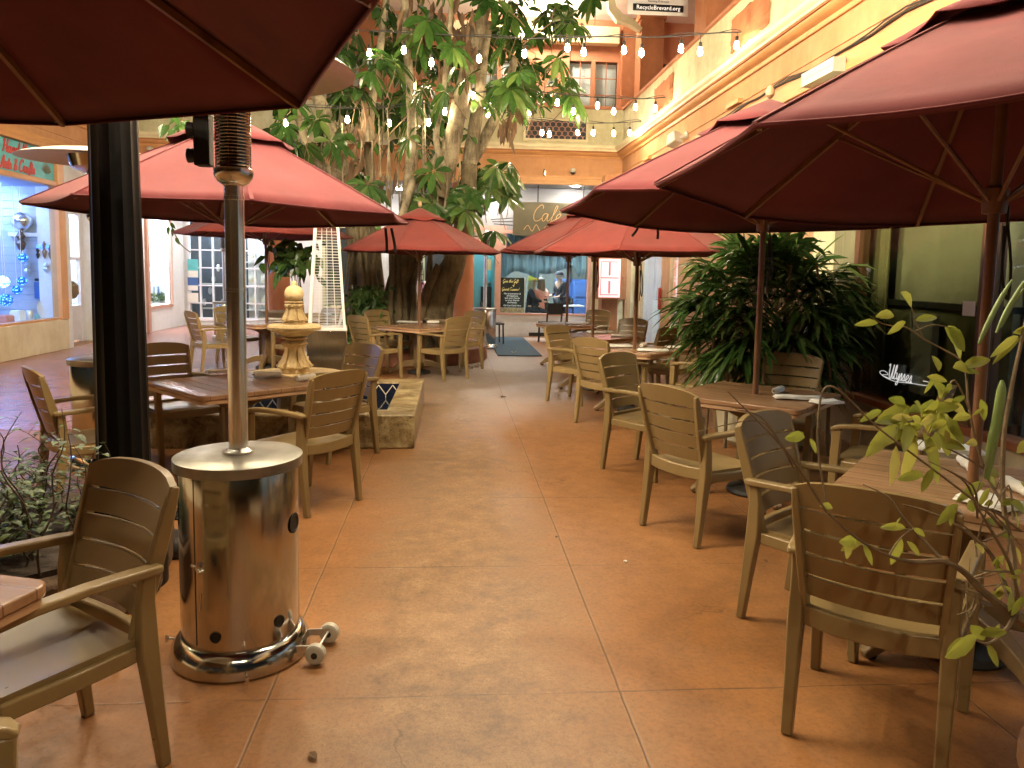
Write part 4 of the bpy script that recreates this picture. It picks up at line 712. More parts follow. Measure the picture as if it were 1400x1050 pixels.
for k,(px,py,lb) in enumerate(((1003,142,'terracotta bracket stub on the right fascia, nearer of two'),(884,217,'terracotta bracket stub on the right fascia, farther of two'))):
    p=WX(px,py,XR-.04); m=MB().b2((XR-.07,p.y-.24,p.z-.03),(XR,p.y+.24,p.z+.03)); tag(m.build('bracket_stub','orange_trim',bevel=.006),lb,'bracket','stubs on the right fascia')
def camera_dome(p,lb):
    t=thing('security_camera',lb,'security camera',p); MB().lathe([(.07,.0),(.075,.05),(.05,.09),(0,.1)],18).build('housing','plastic',t); MB().lathe([(0,-.05),(.035,-.04),(.055,-.005),(.05,0),(0,0.001)],16).build('lens_dome','black',t)
p=D(783,236,17.93); camera_dome(V((p.x,17.9,p.z)),'white dome security camera on the far fascia above the cafe'); p=D(205,206,17.9); camera_dome(V((p.x,17.9,p.z)),'white dome security camera on the far left fascia')
m=MB().lathe([(.04,0),(.045,.06),(.03,.16),(0,.17)],12); o=m.build('wall_bell','steelbright'); p=D(745,236,17.94); o.location=(p.x,17.94,p.z-.08); tag(o,'small bright metal bell fitting on the far fascia','fitting')
m=MB(); a=D(775,243,17.96); m.tube([(a.x+k*.12,17.96,a.z-.03-.015*math.sin(k*.9)) for k in range(9)],.007,5); tag(m.build('fascia_cable','dark'),'thin cable drooping along the far fascia by the camera','cable')
m=MB().b2((.85,14.45,.006),(1.70,18.5,.022)); tag(m.build('door_mat','mat',bevel=.006),'dark blue door mat in front of the cafe window','door mat')
# ================================================================== chairs
def make_chair():
    t=thing('chair','x','chair'); mm='chair'
    # seat, slightly dished
    P=[];n=8
    def sw(v): return .225+.03*v
    for side in (0,1):
        pass
    m=MB(); N=8; top=[];bot=[]
    for i in range(N+1):
        v=i/N; y=-.215+.45*v; rt=[];rb=[]
        for j in range(N+1):
            u=2*j/N-1; x=u*(sw(v)); z=.445-.012*(1-u*u)*(1-(2*v-1)**2)+(.0 if v<.9 else -.012*((v-.9)/.1)); rt.append((x,y,z)); rb.append((x,y,z-.026))
        top.append(rt);bot.append(rb)
    m.grid(top); m.grid([r[::-1] for r in bot])
    for a in range(N):
        m.add([top[a][0],top[a+1][0],bot[a+1][0],bot[a][0]],[(0,1,2,3)][::1]); m.add([top[a][N],bot[a][N],bot[a+1][N],top[a+1][N]],[(0,1,2,3)])
        m.add([top[0][a],bot[0][a],bot[0][a+1],top[0][a+1]],[(0,1,2,3)]); m.add([top[N][a],top[N][a+1],bot[N][a+1],bot[N][a]],[(0,1,2,3)])
    m.build('seat',mm,t,40)
    # rails under the seat
    m=MB(); m.bar([(-.225,-.235,.432),(-.12,-.255,.425),(0,-.262,.423),(.12,-.255,.425),(.225,-.235,.432)],(.016,.036),(0,1,0))
    m.bar([(-.235,-.20,.405),(-.25,.0,.402),(-.258,.19,.405)],(.014,.026),(1,0,0)); m.bar([(.235,-.20,.405),(.25,.0,.402),(.258,.19,.405)],(.014,.026),(1,0,0))
    m.bar([(-.24,.215,.405),(0,.228,.398),(.24,.215,.405)],(.014,.026),(0,1,0)); m.build('rail',mm,t,40,.006)
    def yb(z): return -.225-.125*max(0,(z-.44))/.46
    def hw(z): return .200+.03*(z-.44)/.46
    m=MB()
    def slab(z0,z1,arch=0,th=.017,uw=1.0,out=0):
        nn=10; F_=[];B_=[]
        for k in range(3):
            rf=[];rb=[]
            for j in range(nn+1):
                u=2*j/nn-1; za=z1-arch*(u*u*.55+.45*u**6); z=z0+(za-z0)*k/2; y=yb(z)-.034*(1-u*u)+.014; x=u*hw(z)*uw; rf.append((x,y+th/2,z)); rb.append((x,y-th/2,z))
            F_.append(rf);B_.append(rb)
        m.grid([r[::-1] for r in F_]); m.grid(B_)
        for j in range(nn):
            m.add([F_[2][j],F_[2][j+1],B_[2][j+1],B_[2][j]],[(0,1,2,3)]); m.add([F_[0][j],B_[0][j],B_[0][j+1],F_[0][j+1]],[(0,1,2,3)])
        for k in range(2):
            m.add([F_[k][0],F_[k+1][0],B_[k+1][0],B_[k][0]],[(0,1,2,3)]); m.add([F_[k][nn],B_[k][nn],B_[k+1][nn],F_[k+1][nn]],[(0,1,2,3)])
    zs=[.50,.584,.668,.752,.836]
    for i in range(4): slab(zs[i],zs[i+1]-.012)
    slab(.836,.940,.036,.024,1.06); m.build('backrest',mm,t,50)
    for s in (-1,1):
        m=MB(); pz=[.42,.5,.6,.7,.83,.87,.902]; m.bar([(s*(hw(z)+.010),yb(z)+.006,z) for z in pz],[(.012,.026),(.012,.027),(.012,.027),(.012,.026),(.012,.022),(.011,.018),(.010,.013)],(1,0,0)); m.build('back_stile',mm,t,40,.005)
        m=MB(); m.bar([(s*.236,-.285,0),(s*.236,-.262,.2),(s*.236,-.238,.42),(s*.240,-.236,.56),(s*.243,-.245,.655)],[(.019,.018),(.022,.022),(.026,.030),(.018,.026),(.016,.022)],(1,0,0)); m.build('leg',mm,t,40,.006)
        m=MB(); m.bar([(s*.262,.25,0),(s*.262,.238,.2),(s*.265,.228,.42),(s*.270,.222,.56),(s*.270,.222,.632)],[(.019,.018),(.021,.021),(.024,.027),(.022,.028),(.022,.032)],(1,0,0)); m.build('leg',mm,t,40,.006)
        m=MB(); m.bar([(s*.246,-.288,.655),(s*.247,-.275,.657),(s*.250,-.22,.660),(s*.262,-.05,.668),(s*.270,.10,.664),(s*.273,.19,.655),(s*.273,.235,.642),(s*.272,.256,.628)],[(.016,.010),(.024,.014),(.027,.015),(.026,.014),(.027,.014),(.028,.015),(.027,.014),(.022,.009)],(1,0,0)); m.build('armrest',mm,t,40,.008,seg=3)
    return t
CH0=make_chair(); CH_used=[False]
def chair(x,y,f,label,group='bronze resin armchairs around the courtyard tables'):
    f=V((f[0],f[1])).normalized(); c=CH0 if not CH_used[0] else copy_tree(CH0); CH_used[0]=True
    c.location=(x,y,.002); c.rotation_euler=(0,0,math.atan2(-f.x,f.y)); c['label']=label; c['group']=group; return c
def chair_feet(a,b,f,label):
    a=G(*a);b=G(*b); d=(b-a); nrm=V((-d.y,d.x)).normalized(); f=V(f).normalized()
    if nrm.dot(f)<0: nrm=-nrm
    md=(a+b)/2; return chair(md.x+nrm.x*.285,md.y+nrm.y*.285,nrm,label)
# ================================================================== tables
TABLES={}
def make_table(name,c,rz,label,side=.96,octa=False):
    t=thing('table',label,'table',(c[0],c[1],.002),rz,'square umbrella tables of the courtyard'); h=side/2; r_=.05 if not octa else .26
    poly=[]
    for sx,sy,a0 in ((1,1,0),(-1,1,90),(-1,-1,180),(1,-1,270)):
        for k in range(6 if not octa else 2):
            a=R(a0+90*k/(5 if not octa else 1)); poly.append((sx*(h-r_)+r_*math.cos(a),sy*(h-r_)+r_*math.sin(a)))
    m=MB().prism(poly,.70,.735); tp=m.build('tabletop','top',t,30,.007,seg=3)
    m=MB().prism([(x*.985,y*.985) for x,y in poly],.672,.6995); m.build('table_rim','topedge',tp,30,.004)
    m=MB(); m.box((0,0,.36),(.13,.13,.50)); m.box((0,0,.135),(.17,.17,.09)); m.build('pedestal','tleg',t,40,.012)
    for k in range(4):
        a=R(45+90*k); d=V((math.cos(a),math.sin(a),0)); s=V((-d.y,d.x,0))
        m=MB(); m.bar([d*.06+V((0,0,.17)),d*.2+V((0,0,.15)),d*.33+V((0,0,.10)),d*.43+V((0,0,.035)),d*.46+V((0,0,.018))],[(.034,.05),(.034,.046),(.032,.036),(.03,.022),(.026,.014)],s); lg=m.build('leg','tleg',t,40,.008)
        m=MB(); m.bar([d*.05+V((0,0,.56)),d*.2+V((0,0,.63)),d*.44+V((0,0,.655))],[(.026,.03),(.026,.024),(.022,.014)],s); m.build('top_brace','tleg',t,40,.006)
        m=MB().lathe([(.02,0),(.022,.012),(.012,.02),(0,.02)],10,tuple(d*.42)); m.build('foot_glide','dark',lg)
    return t
# ================================================================== umbrellas
def umbrella(c,Rr,zr,rise,label,rot=22.5,fab='fab',tilt=(0,0),sag=.025,rope=True):
    t=thing('umbrella',label,'umbrella',(c[0],c[1],0),0,'burgundy market umbrellas'); za=zr+rise
    TM=Matrix.Translation((0,0,zr))@Matrix.Rotation(tilt[0],4,'X')@Matrix.Rotation(tilt[1],4,'Y')@Matrix.Translation((0,0,-zr))
    def rib(k,r): # r 0..1
        a=R(rot+45*k); return V((Rr*r*math.cos(a),Rr*r*math.sin(a),za-rise*r+.006*Rr*math.sin(PI*r)))
    P=[];NR=9;NT_=8
    for k in range(8):
        for j in range(NT_):
            row=[]; tt=j/NT_
            for i in range(NR+1):
                r=.15+.85*i/NR; p=rib(k,r).lerp(rib(k+1,r),tt); w_=math.sin(PI*tt)
                e=1-.016*w_*(r**3); p=V((p.x*e,p.y*e,p.z-sag*w_*r*.55+ .012*w_*math.sin(k*2.1+r*9)))
                row.append(TM@p)
            P.append(row)
    P.append(P[0]); m=MB(); m.grid(P)
    # hem drop
    hem=[[r[-1],r[-1]+V((0,0,-.016))-V((r[-1].x,r[-1].y,0))*.012] for r in P]; m.grid(hem)
    o=m.build('canopy',fab,t,28); s=o.modifiers.new('t','SOLIDIFY'); s.thickness=.004; s.offset=-1
    m=MB()
    for k in range(8):
        dd=TM.to_3x3()@V((-math.sin(R(rot+45*k)),math.cos(R(rot+45*k)),0)); m.bar([TM@(rib(k,.16+.838*i/6)+V((0,0,.003))) for i in range(7)],(.011,.0022),dd)
    m.build('seam',fab,o,30)
    P=[]
    for k in range(8):
        for j in range(6):
            tt=j/6; row=[]
            for i in range(6):
                r=.02+.31*i/5; p=rib(k,r).lerp(rib(k+1,r),tt); w_=math.sin(PI*tt); lift=.05+.028*(i/5)*(1 if w_<.5 else 1.0)*(.4+.6*w_)*math.sin(k*1.7+1.2)**2
                row.append(TM@V((p.x,p.y,p.z+lift-(.03*w_ if i==5 else 0))))
            P.append(row)
    P.append(P[0]); m=MB(); m.grid(P); o=m.build('vent_cap',fab,t,40); s=o.modifiers.new('t','SOLIDIFY'); s.thickness=.004; s.offset=-1
    m=MB().tube([(0,0,.05),(0,0,za-.02)],.022,14); pl=m.build('pole','pole',t)
    m=MB().lathe([(.012,0),(.03,.02),(.032,.05),(.018,.085),(0,.095)],14,(0,0,0),mat=TM@Matrix.Translation((0,0,za+.05))); m.build('finial','woodlight',t)
    m=MB().lathe([(.045,-.05),(.05,0),(.05,.05),(.03,.06)],16,(0,0,zr-.10)); m.build('hub','pole',t)
    for k in range(8):
        e=rib(k,.985); q=rib(k,.12); d=V((0,0,-.022))
        m=MB().bar([TM@(q+d),TM@(rib(k,.5)+d),TM@(e+d)],(.009,.012),TM.to_3x3()@V((-math.sin(R(rot+45*k)),math.cos(R(rot+45*k)),0))); rb=m.build('rib','pole',t,30)
        h=V((.045*math.cos(R(rot+45*k)),.045*math.sin(R(rot+45*k)),zr-.10)); m=MB().tube([h,TM@(rib(k,.55)+d*1.6)],.008,6); m.build('strut','pole',rb)
    if rope:
        m=MB().tube(smooth_pts([(.03,-.02,zr-.1),(.06,-.04,zr-.35),(.05,-.05,zr-.5),(.035,-.03,zr-.4),(.03,-.025,zr-.2)],4),.006,6); m.build('pulley_cord','dark',t)
        m=MB().tube([(.033,-.02,zr-.55),(.04,-.03,zr-.12)],.005,5); m.build('cord_end','dark',t)
    m=MB().lathe([(.17,0),(.18,.015),(.17,.04),(.06,.07),(.035,.075),(.035,.10),(.023,.10)],28); m.build('base','dark',t)
    return t
E_=(2.20,3.02); D_=(2.22,5.43); C_=(2.11,8.76); B_c=(1.92,10.44); A_c=(1.93,12.93); M_=(-.52,11.95); L3=(-2.94,12.4); L2=(-1.62,5.85); L1=(-1.68,1.80)
make_table('E',E_,R(50),'table at the right nearest the camera, behind the yellowing shrub'); make_table('D',D_,R(47),'right table with dark planks standing beside the big palm'); make_table('C',C_,R(45),'third table along the right row, just past the palm')
make_table('B',B_c,R(45),'fourth table along the right row, in front of the menu post'); make_table('A',A_c,R(20),'farthest table of the right row, octagonal, below the cafe window',octa=True)
make_table('M',M_,R(46),'table in front of the tree trunks'); make_table('L3',L3,R(45),'table at the far left, left of the fountain'); make_table('L2',L2,R(42),'left table behind the front steel heater'); make_table('L1',L1,R(73),'table cut off at the left edge, under the dark overhead umbrella')
umbrella(E_,1.38,2.02,.74,'burgundy umbrella nearest the camera on the right, its apex out of frame',22.5+2.5,tilt=(R(-4.2),R(1)),sag=.02)
umbrella(D_,1.50,2.07,.74,'burgundy umbrella second from the camera on the right, its tip before the wall floodlight',25,tilt=(R(-2.4),R(1.0)),sag=.025)
umbrella(C_,1.25,1.84,.62,'red umbrella beyond the palm, third along the right row',22.5,'fab_far'); umbrella(B_c,1.27,1.90,.6,'red umbrella fourth along the right row, before the menu case',10,'fab_far'); umbrella(A_c,1.27,1.93,.6,'red umbrella farthest along the right row, below the cafe sign',22.5,'fab_far')
umbrella(M_,1.26,1.885,.62,'red umbrella in front of the tree trunks',22.5+10,'fab_far'); umbrella(L3,1.36,2.10,.6,'red umbrella at the far left, mostly hidden behind the pink lit one',15,'fab_far')
umbrella(L2,1.34,1.99,.66,'broad brightly lit burgundy umbrella at the left behind the front heater',20,tilt=(R(0),R(.6)),sag=.02)
umbrella(L1,1.53,2.17,.72,'dark burgundy umbrella overhead at the top left, seen from below',41,sag=.02)
def straps(u,pxs,Y):
    for a,b in pxs:
        p=D(*a,Y);q=D(*b,Y); m=MB().bar([p,p.lerp(q,.5)+V((.004,0,0)),q],(.011,.002),(1,0,0)); m.build('tie_strap','dark',u,world=True)
for o in list(bpy.data.objects):
    lb=o.get('label','')
    if lb.startswith('broad brightly lit'): straps(o,[((527,312),(529,346)),((535,312),(541,346))],6.25)
    if lb.startswith('burgundy umbrella second'): straps(o,[((872,312),(864,323)),((899,312),(899,327))],6.75)
# chairs (rear feet measured where they show)
chair_feet((225,1045),(120,977),(-.6,-.8),'chair nearest the camera at the left, in front of the shrub and post')
_p=G(20,985,.66); chair(_p.x-.11,_p.y-.35,(.9,.43),'chair cut off at the bottom left corner, only an arm tip showing')
chair_feet((1075,1003),(1285,1075),(.6,.8),'chair nearest the camera at the right, its back to us behind the bare twigs')
chair_feet((1010,845),(1080,805),(.63,-.77),'second chair from the camera at the right, turned towards us with its arm end forward')
chair_feet((878,718),(953,750),(.9,.45),'chair with its slatted back to us at the left of the palm side table')
chair(1.60,6.05,(.65,-.75),'chair half hidden behind the slatted chair at the palm side table')
chair(2.72,6.10,(-.6,-.8),'chair facing us on the far side of the palm side table, before the palm')
chair(2.80,4.72,(-.75,.66),'chair in the shade at the right of the palm side table, seen through the shrub')
chair_feet((787,578),(832,588),(.8,.6),'chair with its back to us at the third right table')
chair(1.55,9.38,(.72,-.7),'chair on the aisle at the far left of the third right table'); chair(2.66,9.38,(-.7,-.72),'chair facing us at the far right of the third right table'); chair(2.70,8.05,(-.75,.7),'chair tucked beside the palm at the third right table')
chair(2.45,11.05,(-.7,-.7),'chair facing us at the fourth right table, below the menu case'); chair(2.5,9.92,(-.75,.65),'chair turned away at the near right of the fourth right table')
chair(2.42,13.55,(-.65,-.75),'chair facing us behind the farthest right table'); chair(-2.55,1.2,(.7,.7),'x') if False else None
chair_feet((420,708),(491,684),(-.75,.66),'chair with its slatted back to us at the left table, right of the front heater')
chair(-1.02,6.62,(-.7,-.72),'chair facing us between the left table and the pool'); chair(-2.27,6.52,(.68,-.72),'chair facing us at the far side of the left table, left of the steel pole')
chair(-2.42,5.32,(.78,.62),'chair seen side on behind the black post at the left table')
chair_feet((607,522),(639,518),(-.69,.72),'chair with its back to us at the right of the tree table'); chair(-1.12,11.42,(.74,.66),'chair seen side on at the left of the tree table'); chair(-1.02,12.55,(.7,-.7),'chair facing us at the far left of the tree table'); chair(.12,12.5,(-.72,-.66),'chair facing us at the far right of the tree table')
chair(-3.62,11.95,(.78,.6),'chair with its back to us at the near left of the far left table'); chair(-3.55,13.02,(.7,-.7),'chair behind the far left table, farthest to the left'); chair(-2.36,11.85,(-.75,.66),'chair at the near right of the far left table, behind the fountain bowl'); chair(-2.3,12.95,(-.7,-.7),'chair facing us at the far right of the far left table')
# dark dining chairs near the cafe
def dark_chair(x,y,rz,label):
    t=thing('dining_chair',label,'chair',(x,y,0),rz,'black dining chairs by the cafe')
    for sx in (-1,1):
        for sy in (-1,1): MB().bar([(sx*.19,sy*.19+(-.03 if sy<0 else 0),0),(sx*.18,sy*.18,.44)],(.016,.016),(1,0,0)).build('leg','black',t,40)
        MB().bar([(sx*.18,-.19,.44),(sx*.185,-.25,.92)],(.016,.014),(1,0,0)).build('back_post','black',t,40)
    MB().box((0,0,.455),(.42,.42,.04)).build('seat','black',t,40,.012); MB().bar([(-.17,-.235,.78),(0,-.25,.78),(.17,-.235,.78)],(.008,.13),(0,1,0)).build('backrest','black',t,40,.006)
p=G(748,470); dark_chair(p.x+.1,p.y+.35,R(20),'black dining chair under the cafe window, left of the farthest right table'); p=G(693,462); dark_chair(p.x-.42,16.9,R(-80),'black chair half hidden behind the far heater')
dark_chair(2.2,20.1,R(10),'black chair inside the cafe behind the pink shirted woman'); dark_chair(3.3,20.7,R(-60),'black chair inside the cafe at the right of the window')
# ================================================================== napkins and plates
def T(c,rz,dx,dy): a=rz; return (c[0]+dx*math.cos(a)-dy*math.sin(a),c[1]+dx*math.sin(a)+dy*math.cos(a))
NK=[0]
def nap_roll(x,y,rz,label):
    m=MB(); pts=[(-.10+.2*i/8,.004*math.sin(i*1.7),.024) for i in range(9)]; m.tube(pts,[.019,.024,.023,.024,.025,.024,.023,.024,.02],12); m.tube([(.1,0,.024),(.104,.0,.024)],[.012,.008],8); o=m.build('rolled_napkin','cloth',smooth=50); o.location=(x,y,.7385); o.rotation_euler=(0,0,rz); tag(o,label,'napkin','white rolled napkins on the tables')
    m=MB(); m.tube([(-.118,.0,.026),(-.09,0,.026)],.006,6); m.build('cutlery_handle','steelbright',o); return o
def nap_flat(x,y,rz,label,w_=.2,d_=.13):
    m=MB(); 
    for k in range(3):
        P=[[((i/6-.5)*w_*(1-.04*k),(j/4-.5)*d_*(1-.03*k),.004+.006*k+.003*math.sin(i*1.3+j+k)) for j in range(5)] for i in range(7)]; m.grid(P)
    o=m.build('folded_napkin','cloth',smooth=60); s=o.modifiers.new('t','SOLIDIFY'); s.thickness=.006; s.offset=-1; o.location=(x,y,.743); o.rotation_euler=(0,0,rz); return tag(o,label,'napkin','white folded napkins on the tables')
def plate(x,y,label):
    m=MB().lathe([(.0,.004),(.07,.004),(.085,.012),(.125,.02),(.128,.024),(.085,.017),(.07,.01),(0,.01)],28); o=m.build('plate','china'); o.location=(x,y,.7375); return tag(o,label,'plate','white plates on the tables')
def atp(px,py,z=.74): p=G(px,py,z); return p.x,p.y
nap_roll(*atp(366,516),R(15),'rolled napkin on the left table right of the steel pole'); nap_flat(*atp(300,510),R(30),'flat napkin on the left table left of the steel pole'); nap_roll(*atp(418,520),R(60),'rolled napkin on the left table beside the facing chair')
nap_flat(*atp(1092,546),R(-12),'folded napkin laid long on the palm side table',.34,.1); nap_roll(*atp(1064,537),R(50),'rolled napkin standing out on the palm side table'); nap_flat(*atp(1130,552),R(10),'second folded napkin on the palm side table, nearer the chair',.2,.12)
nap_flat(*atp(846,474),R(10),'wide folded napkin on the third right table left of its pole',.36,.22); nap_flat(*atp(893,480),R(-10),'folded napkin on the third right table right of its pole',.36,.16); nap_roll(*atp(880,474),R(60),'rolled napkin on the third right table'); nap_flat(*atp(924,476),R(12),'small folded napkin at the right corner of the third right table',.24,.12)
nap_flat(*atp(822,455),R(5),'folded napkin on the fourth right table by its pole',.4,.2); nap_flat(*atp(850,460),R(-15),'second folded napkin at the right of the fourth right table',.3,.16); nap_flat(*atp(790,443),R(5),'folded napkin on the farthest right table',.42,.18)
nap_flat(*atp(560,441),R(0),'folded napkin on the tree table left of its pole',.42,.16); nap_roll(*atp(592,442),R(20),'rolled napkin on the tree table right of its pole'); nap_flat(*atp(374,437),R(0),'folded napkin on the far left table by its pole',.5,.18)
plate(*atp(385,441),'white plate on the far left table')
nap_flat(*atp(1355,690),R(25),'bluish white folded napkin on the nearest right table',.17,.2); nap_flat(*atp(1292,616),R(-25),'crumpled white napkin on the nearest right table behind the leaves',.34,.2); nap_roll(*atp(1390,672),R(80),'rolled napkin at the right edge of the nearest right table'); nap_roll(*atp(1322,640),R(70),'rolled napkin beside the pole of the nearest right table')
# ================================================================== heaters
def heater(c,label,rz=0,dome_r=.47,dome_z=2.36,neck=False,detail=True,hz=.835):
    t=thing('patio_heater',label,'patio heater',(c[0],c[1],.002),rz,'steel mushroom patio heaters')
    m=MB().lathe([(.27,0),(.278,.006),(.278,.02),(.272,.055),(.255,.085),(.238,.098),(.232,.10)],56); m.build('base_skirt','steel',t,50)
    m=MB().lathe([(.232,.095),(.234,.1),(.234,hz-.03),(.232,hz-.025)],56); hs=m.build('tank_housing','steel',t,50)
    m=MB().lathe([(.248,hz-.045),(.252,hz-.043),(.253,hz-.003),(.249,hz),(.10,hz+.006),(0,hz+.008)],56); m.build('lid','lid',t,40)
    m=MB().lathe([(.062,hz+.006),(.064,hz+.018),(.045,hz+.026),(.04,hz+.03)],28); m.build('pole_flange','steelbright',t,40)
    m=MB().lathe([(.038,hz+.01),(.038,1.50),(.0395,1.501),(.0395,1.51),(.038,1.511),(.038,1.86),(.041,1.862),(.041,1.875),(.038,1.876),(.038,1.93)],28); m.build('pole','polesteel',t,40)
    m=MB().lathe([(.038,1.915),(.06,1.93),(.073,1.95),(.077,1.965),(.077,1.98),(.07,1.985)],32); m.build('burner_collar','steelbright',t,40)
    m=MB(); m.lathe([(.05,1.975),(.05,2.27)],24); m.build('burner_core','black',t)
    m=MB(); 
    for k in range(22): m.lathe([(.066,1.990+k*.0128),(.0705,1.9945+k*.0128),(.066,1.999+k*.0128)],24)
    for k in range(12): a=2*PI*k/12; m.tube([(.067*math.cos(a),.067*math.sin(a),1.98),(.067*math.cos(a),.067*math.sin(a),2.275)],.002,4)
    m.lathe([(.07,2.268),(.075,2.272),(.075,2.285),(.07,2.29),(0.0,2.291)],24); m.build('burner_screen','steel',t,40)
    if neck: m=MB().lathe([(.09,2.30),(.17,dome_z-.06),(.2,dome_z+.03),(.05,dome_z+.05)],28); m.build('reflector_neck','steel',t,40)
    for k in range(3): a=R(60+120*k); MB().tube([(.06*math.cos(a),.06*math.sin(a),2.28),(.10*math.cos(a),.10*math.sin(a),dome_z+.06)],.005,6).build('dome_stay','steelbright',t)
    k_=.62 if neck else .9; m=MB().lathe([(dome_r,dome_z),(dome_r+.004,dome_z+.004),(dome_r*.93,dome_z+.035*k_),(dome_r*.7,dome_z+.085*k_),(dome_r*.4,dome_z+.125*k_),(.06,dome_z+.15*k_),(.02,dome_z+.155*k_),(0,dome_z+.155*k_)],56,cap=False); m.lathe([(dome_r,dome_z),(dome_r*.9,dome_z+.022*k_),(dome_r*.4,dome_z+.105*k_),(0,dome_z+.13*k_)],56,cap=False); m.build('reflector_dome','domealu',t,50)
    if detail:
        m=MB(); m.b2((-.145,-.03,1.99),(-.085,.04,2.19)); m.build('igniter_box','black',t,40,.006)
        for zz in (2.13,2.03): MB().tube([(-.145,.0,zz),(-.175,.0,zz)],[.026,.03],14).build('control_knob','black',t,40,.004)
        def onh(a,z,r=.2345): return V((r*math.cos(a),r*math.sin(a),z))
        for a,z,rr in ((R(-99),.165,.022),(R(-37),.185,.024),(R(-12),.56,.042)):
            m=MB().lathe([(rr,0),(rr,.003),(rr*.75,.0035),(rr*.7,-.004),(0,-.006)],20,mat=Matrix.Translation(onh(a,z))@Matrix.Rotation(a,4,'Z')@Matrix.Rotation(R(90),4,'Y')); m.build('vent_hole','black',hs,40)
        m=MB(); a=R(-120); m.b2((0,0,0),(0,0,0)); m=MB().tube([onh(a,.12,.2345),onh(a,hz-.05,.2345)],.0018,4); m.build('door_seam','dark',hs)
        q=onh(R(-119),.44,.238); m=MB(); m.tube([onh(R(-124),.44,.236),onh(R(-113),.44,.242)],.006,8)
        for dz in (-.018,.018): m.tube([onh(R(-116),.44,.243),onh(R(-112.5),.44+dz,.244)],[.006,.009],8)
        m.build('door_latch','steelbright',hs,40)
        m=MB().tube([onh(R(-115),.265,.2355),onh(R(-113.5),.335,.2355)],.0025,5); m.build('door_handle','steelbright',hs)
        for a in (R(-72),R(172)):
            m=MB(); q=onh(a,.03,.275); q2=onh(a,.03,.325); m.tube([q,q2],.005,8); m.tube([q2+V((0,0,-.014)),q2+V((0,0,.014))],.007,8); m.build('clamp_screw','steelbright',t)
        ax=R(-8); d=V((math.cos(ax),math.sin(ax),0)); s=V((-d.y,d.x,0)); br=MB()
        for k in (-1,1): br.bar([d*.26+s*(.075*k)+V((0,0,.05)),d*.355+s*(.075*k)+V((0,0,.058))],(.003,.014),s)
        br.tube([d*.345+s*-.1+V((0,0,.055)),d*.345+s*.1+V((0,0,.055))],.005,8); bo=br.build('wheel_bracket','alu',t)
        for k in (-1,1):
            T_=Matrix.Translation(d*.345+s*(.093*k)+V((0,0,.045)))@Matrix.Rotation(ax,4,'Z')@Matrix.Rotation(R(90),4,'X')
            m=MB().lathe([(.012,-.02),(.032,-.02),(.04,-.014),(.042,0),(.04,.014),(.032,.02),(.012,.02)],24,mat=T_); wh=m.build('wheel','plastic',t,40); m=MB().lathe([(.0,-.023),(.013,-.023),(.013,.023),(0,.023)],12,mat=T_); m.build('hub_cap','dark',wh)
    return t
p=G(331,888); heater((p.x,p.y),'large steel patio heater standing in the foreground left of the path'); heater((D(137,400,6.3).x,6.3),'steel patio heater half hidden behind the black post',0,.54,2.40,True,False,.86); p=G(664,480); heater((p.x,16.0),'distant steel patio heater beside the orange column and door mat',0,.40,2.30,False,False)
heater((-5.0,17.3),'far steel heater standing before the jewellery window',0,.42,2.3,False,False)
# glass pyramid heater
t=thing('pyramid_heater','tall white pyramid heater with wire grille behind the fountain','patio heater',(-1.73,10.75,.002),R(8)); t.scale=(1.14,1.14,1.02)
m=MB(); m.box((0,0,.40),(.50,.50,.70),taper=.93); m.box((0,0,.03),(.52,.52,.06)); m.build('base_panel','steel',t,40,.01)
for sx in (-1,1):
    for sy in (-1,1): MB().bar([(sx*.245,sy*.245,.05),(sx*.13,sy*.13,2.12)],(.016,.016),(1,0,0)).build('post','white',t,40,.004)
m=MB()
for k in range(34):
    z=.80+k*.038; h=.235-.118*(z-.05)/2.07
    for a,b in (((-h,-h),(h,-h)),((h,-h),(h,h)),((h,h),(-h,h)),((-h,h),(-h,-h))): m.tube([(a[0],a[1],z),(b[0],b[1],z)],.003,4,cap=False)
for k in range(-1,2):
    for a in range(4):
        T_=Matrix.Rotation(PI/2*a,4,'Z'); m.tube([(k*.1,-.195,.78),(k*.055,-.115,2.1)],.003,4,mat=T_)
m.build('wire_grille','white',t)
m=MB().tube([(0,0,.75),(0,0,2.1)],.055,20); m.build('glass_tube','glass',t); m=MB(); m.box((0,0,2.15),(.30,.30,.05)); m.box((0,0,2.30),(.46,.46,.03)); m.lathe([(.03,2.1),(.03,2.3)],8); m.build('top_cap','white',t,40,.01); m=MB().box((0,0,.765),(.47,.47,.04)); m.build('burner_tray','white',t,40,.006)
# ================================================================== pool and fountain
xr=-.335; y0=6.82; S=2.3; xl=xr-S; y1=y0+S; hh=.31; rw=.27
t=thing('pool_basin','square travertine pool with a navy tiled inner wall','pool',((xl+xr)/2,(y0+y1)/2,0))
m=MB()
m.b2((xl,y0,0),(xr,y0+rw,hh)); m.b2((xl,y1-rw,0),(xr,y1,hh)); m.b2((xl,y0+rw+.001,0),(xl+rw,y1-rw-.001,hh)); m.b2((xr-rw,y0+rw+.001,0),(xr,y1-rw-.001,hh)); m.build('stone_rim','trav',t,40,.018,world=True,seg=3)
m=MB(); a=(xl+rw,y0+rw);b=(xr-rw,y1-rw)
m.b2((a[0],a[1]-.001,.02),(b[0],a[1]+.004,hh-.02)); m.b2((a[0],b[1]-.004,.02),(b[0],b[1]+.001,hh-.02)); m.b2((a[0]-.001,a[1]+.005,.02),(a[0]+.004,b[1]-.005,hh-.02)); m.b2((b[0]-.004,a[1]+.005,.02),(b[0]+.001,b[1]-.005,hh-.02)); m.b2((a[0],a[1],.01),(b[0],b[1],.018)); tb=m.build('tile_lining','tile',t,world=True)
m=MB(); N=11; st=(b[0]-a[0])/N
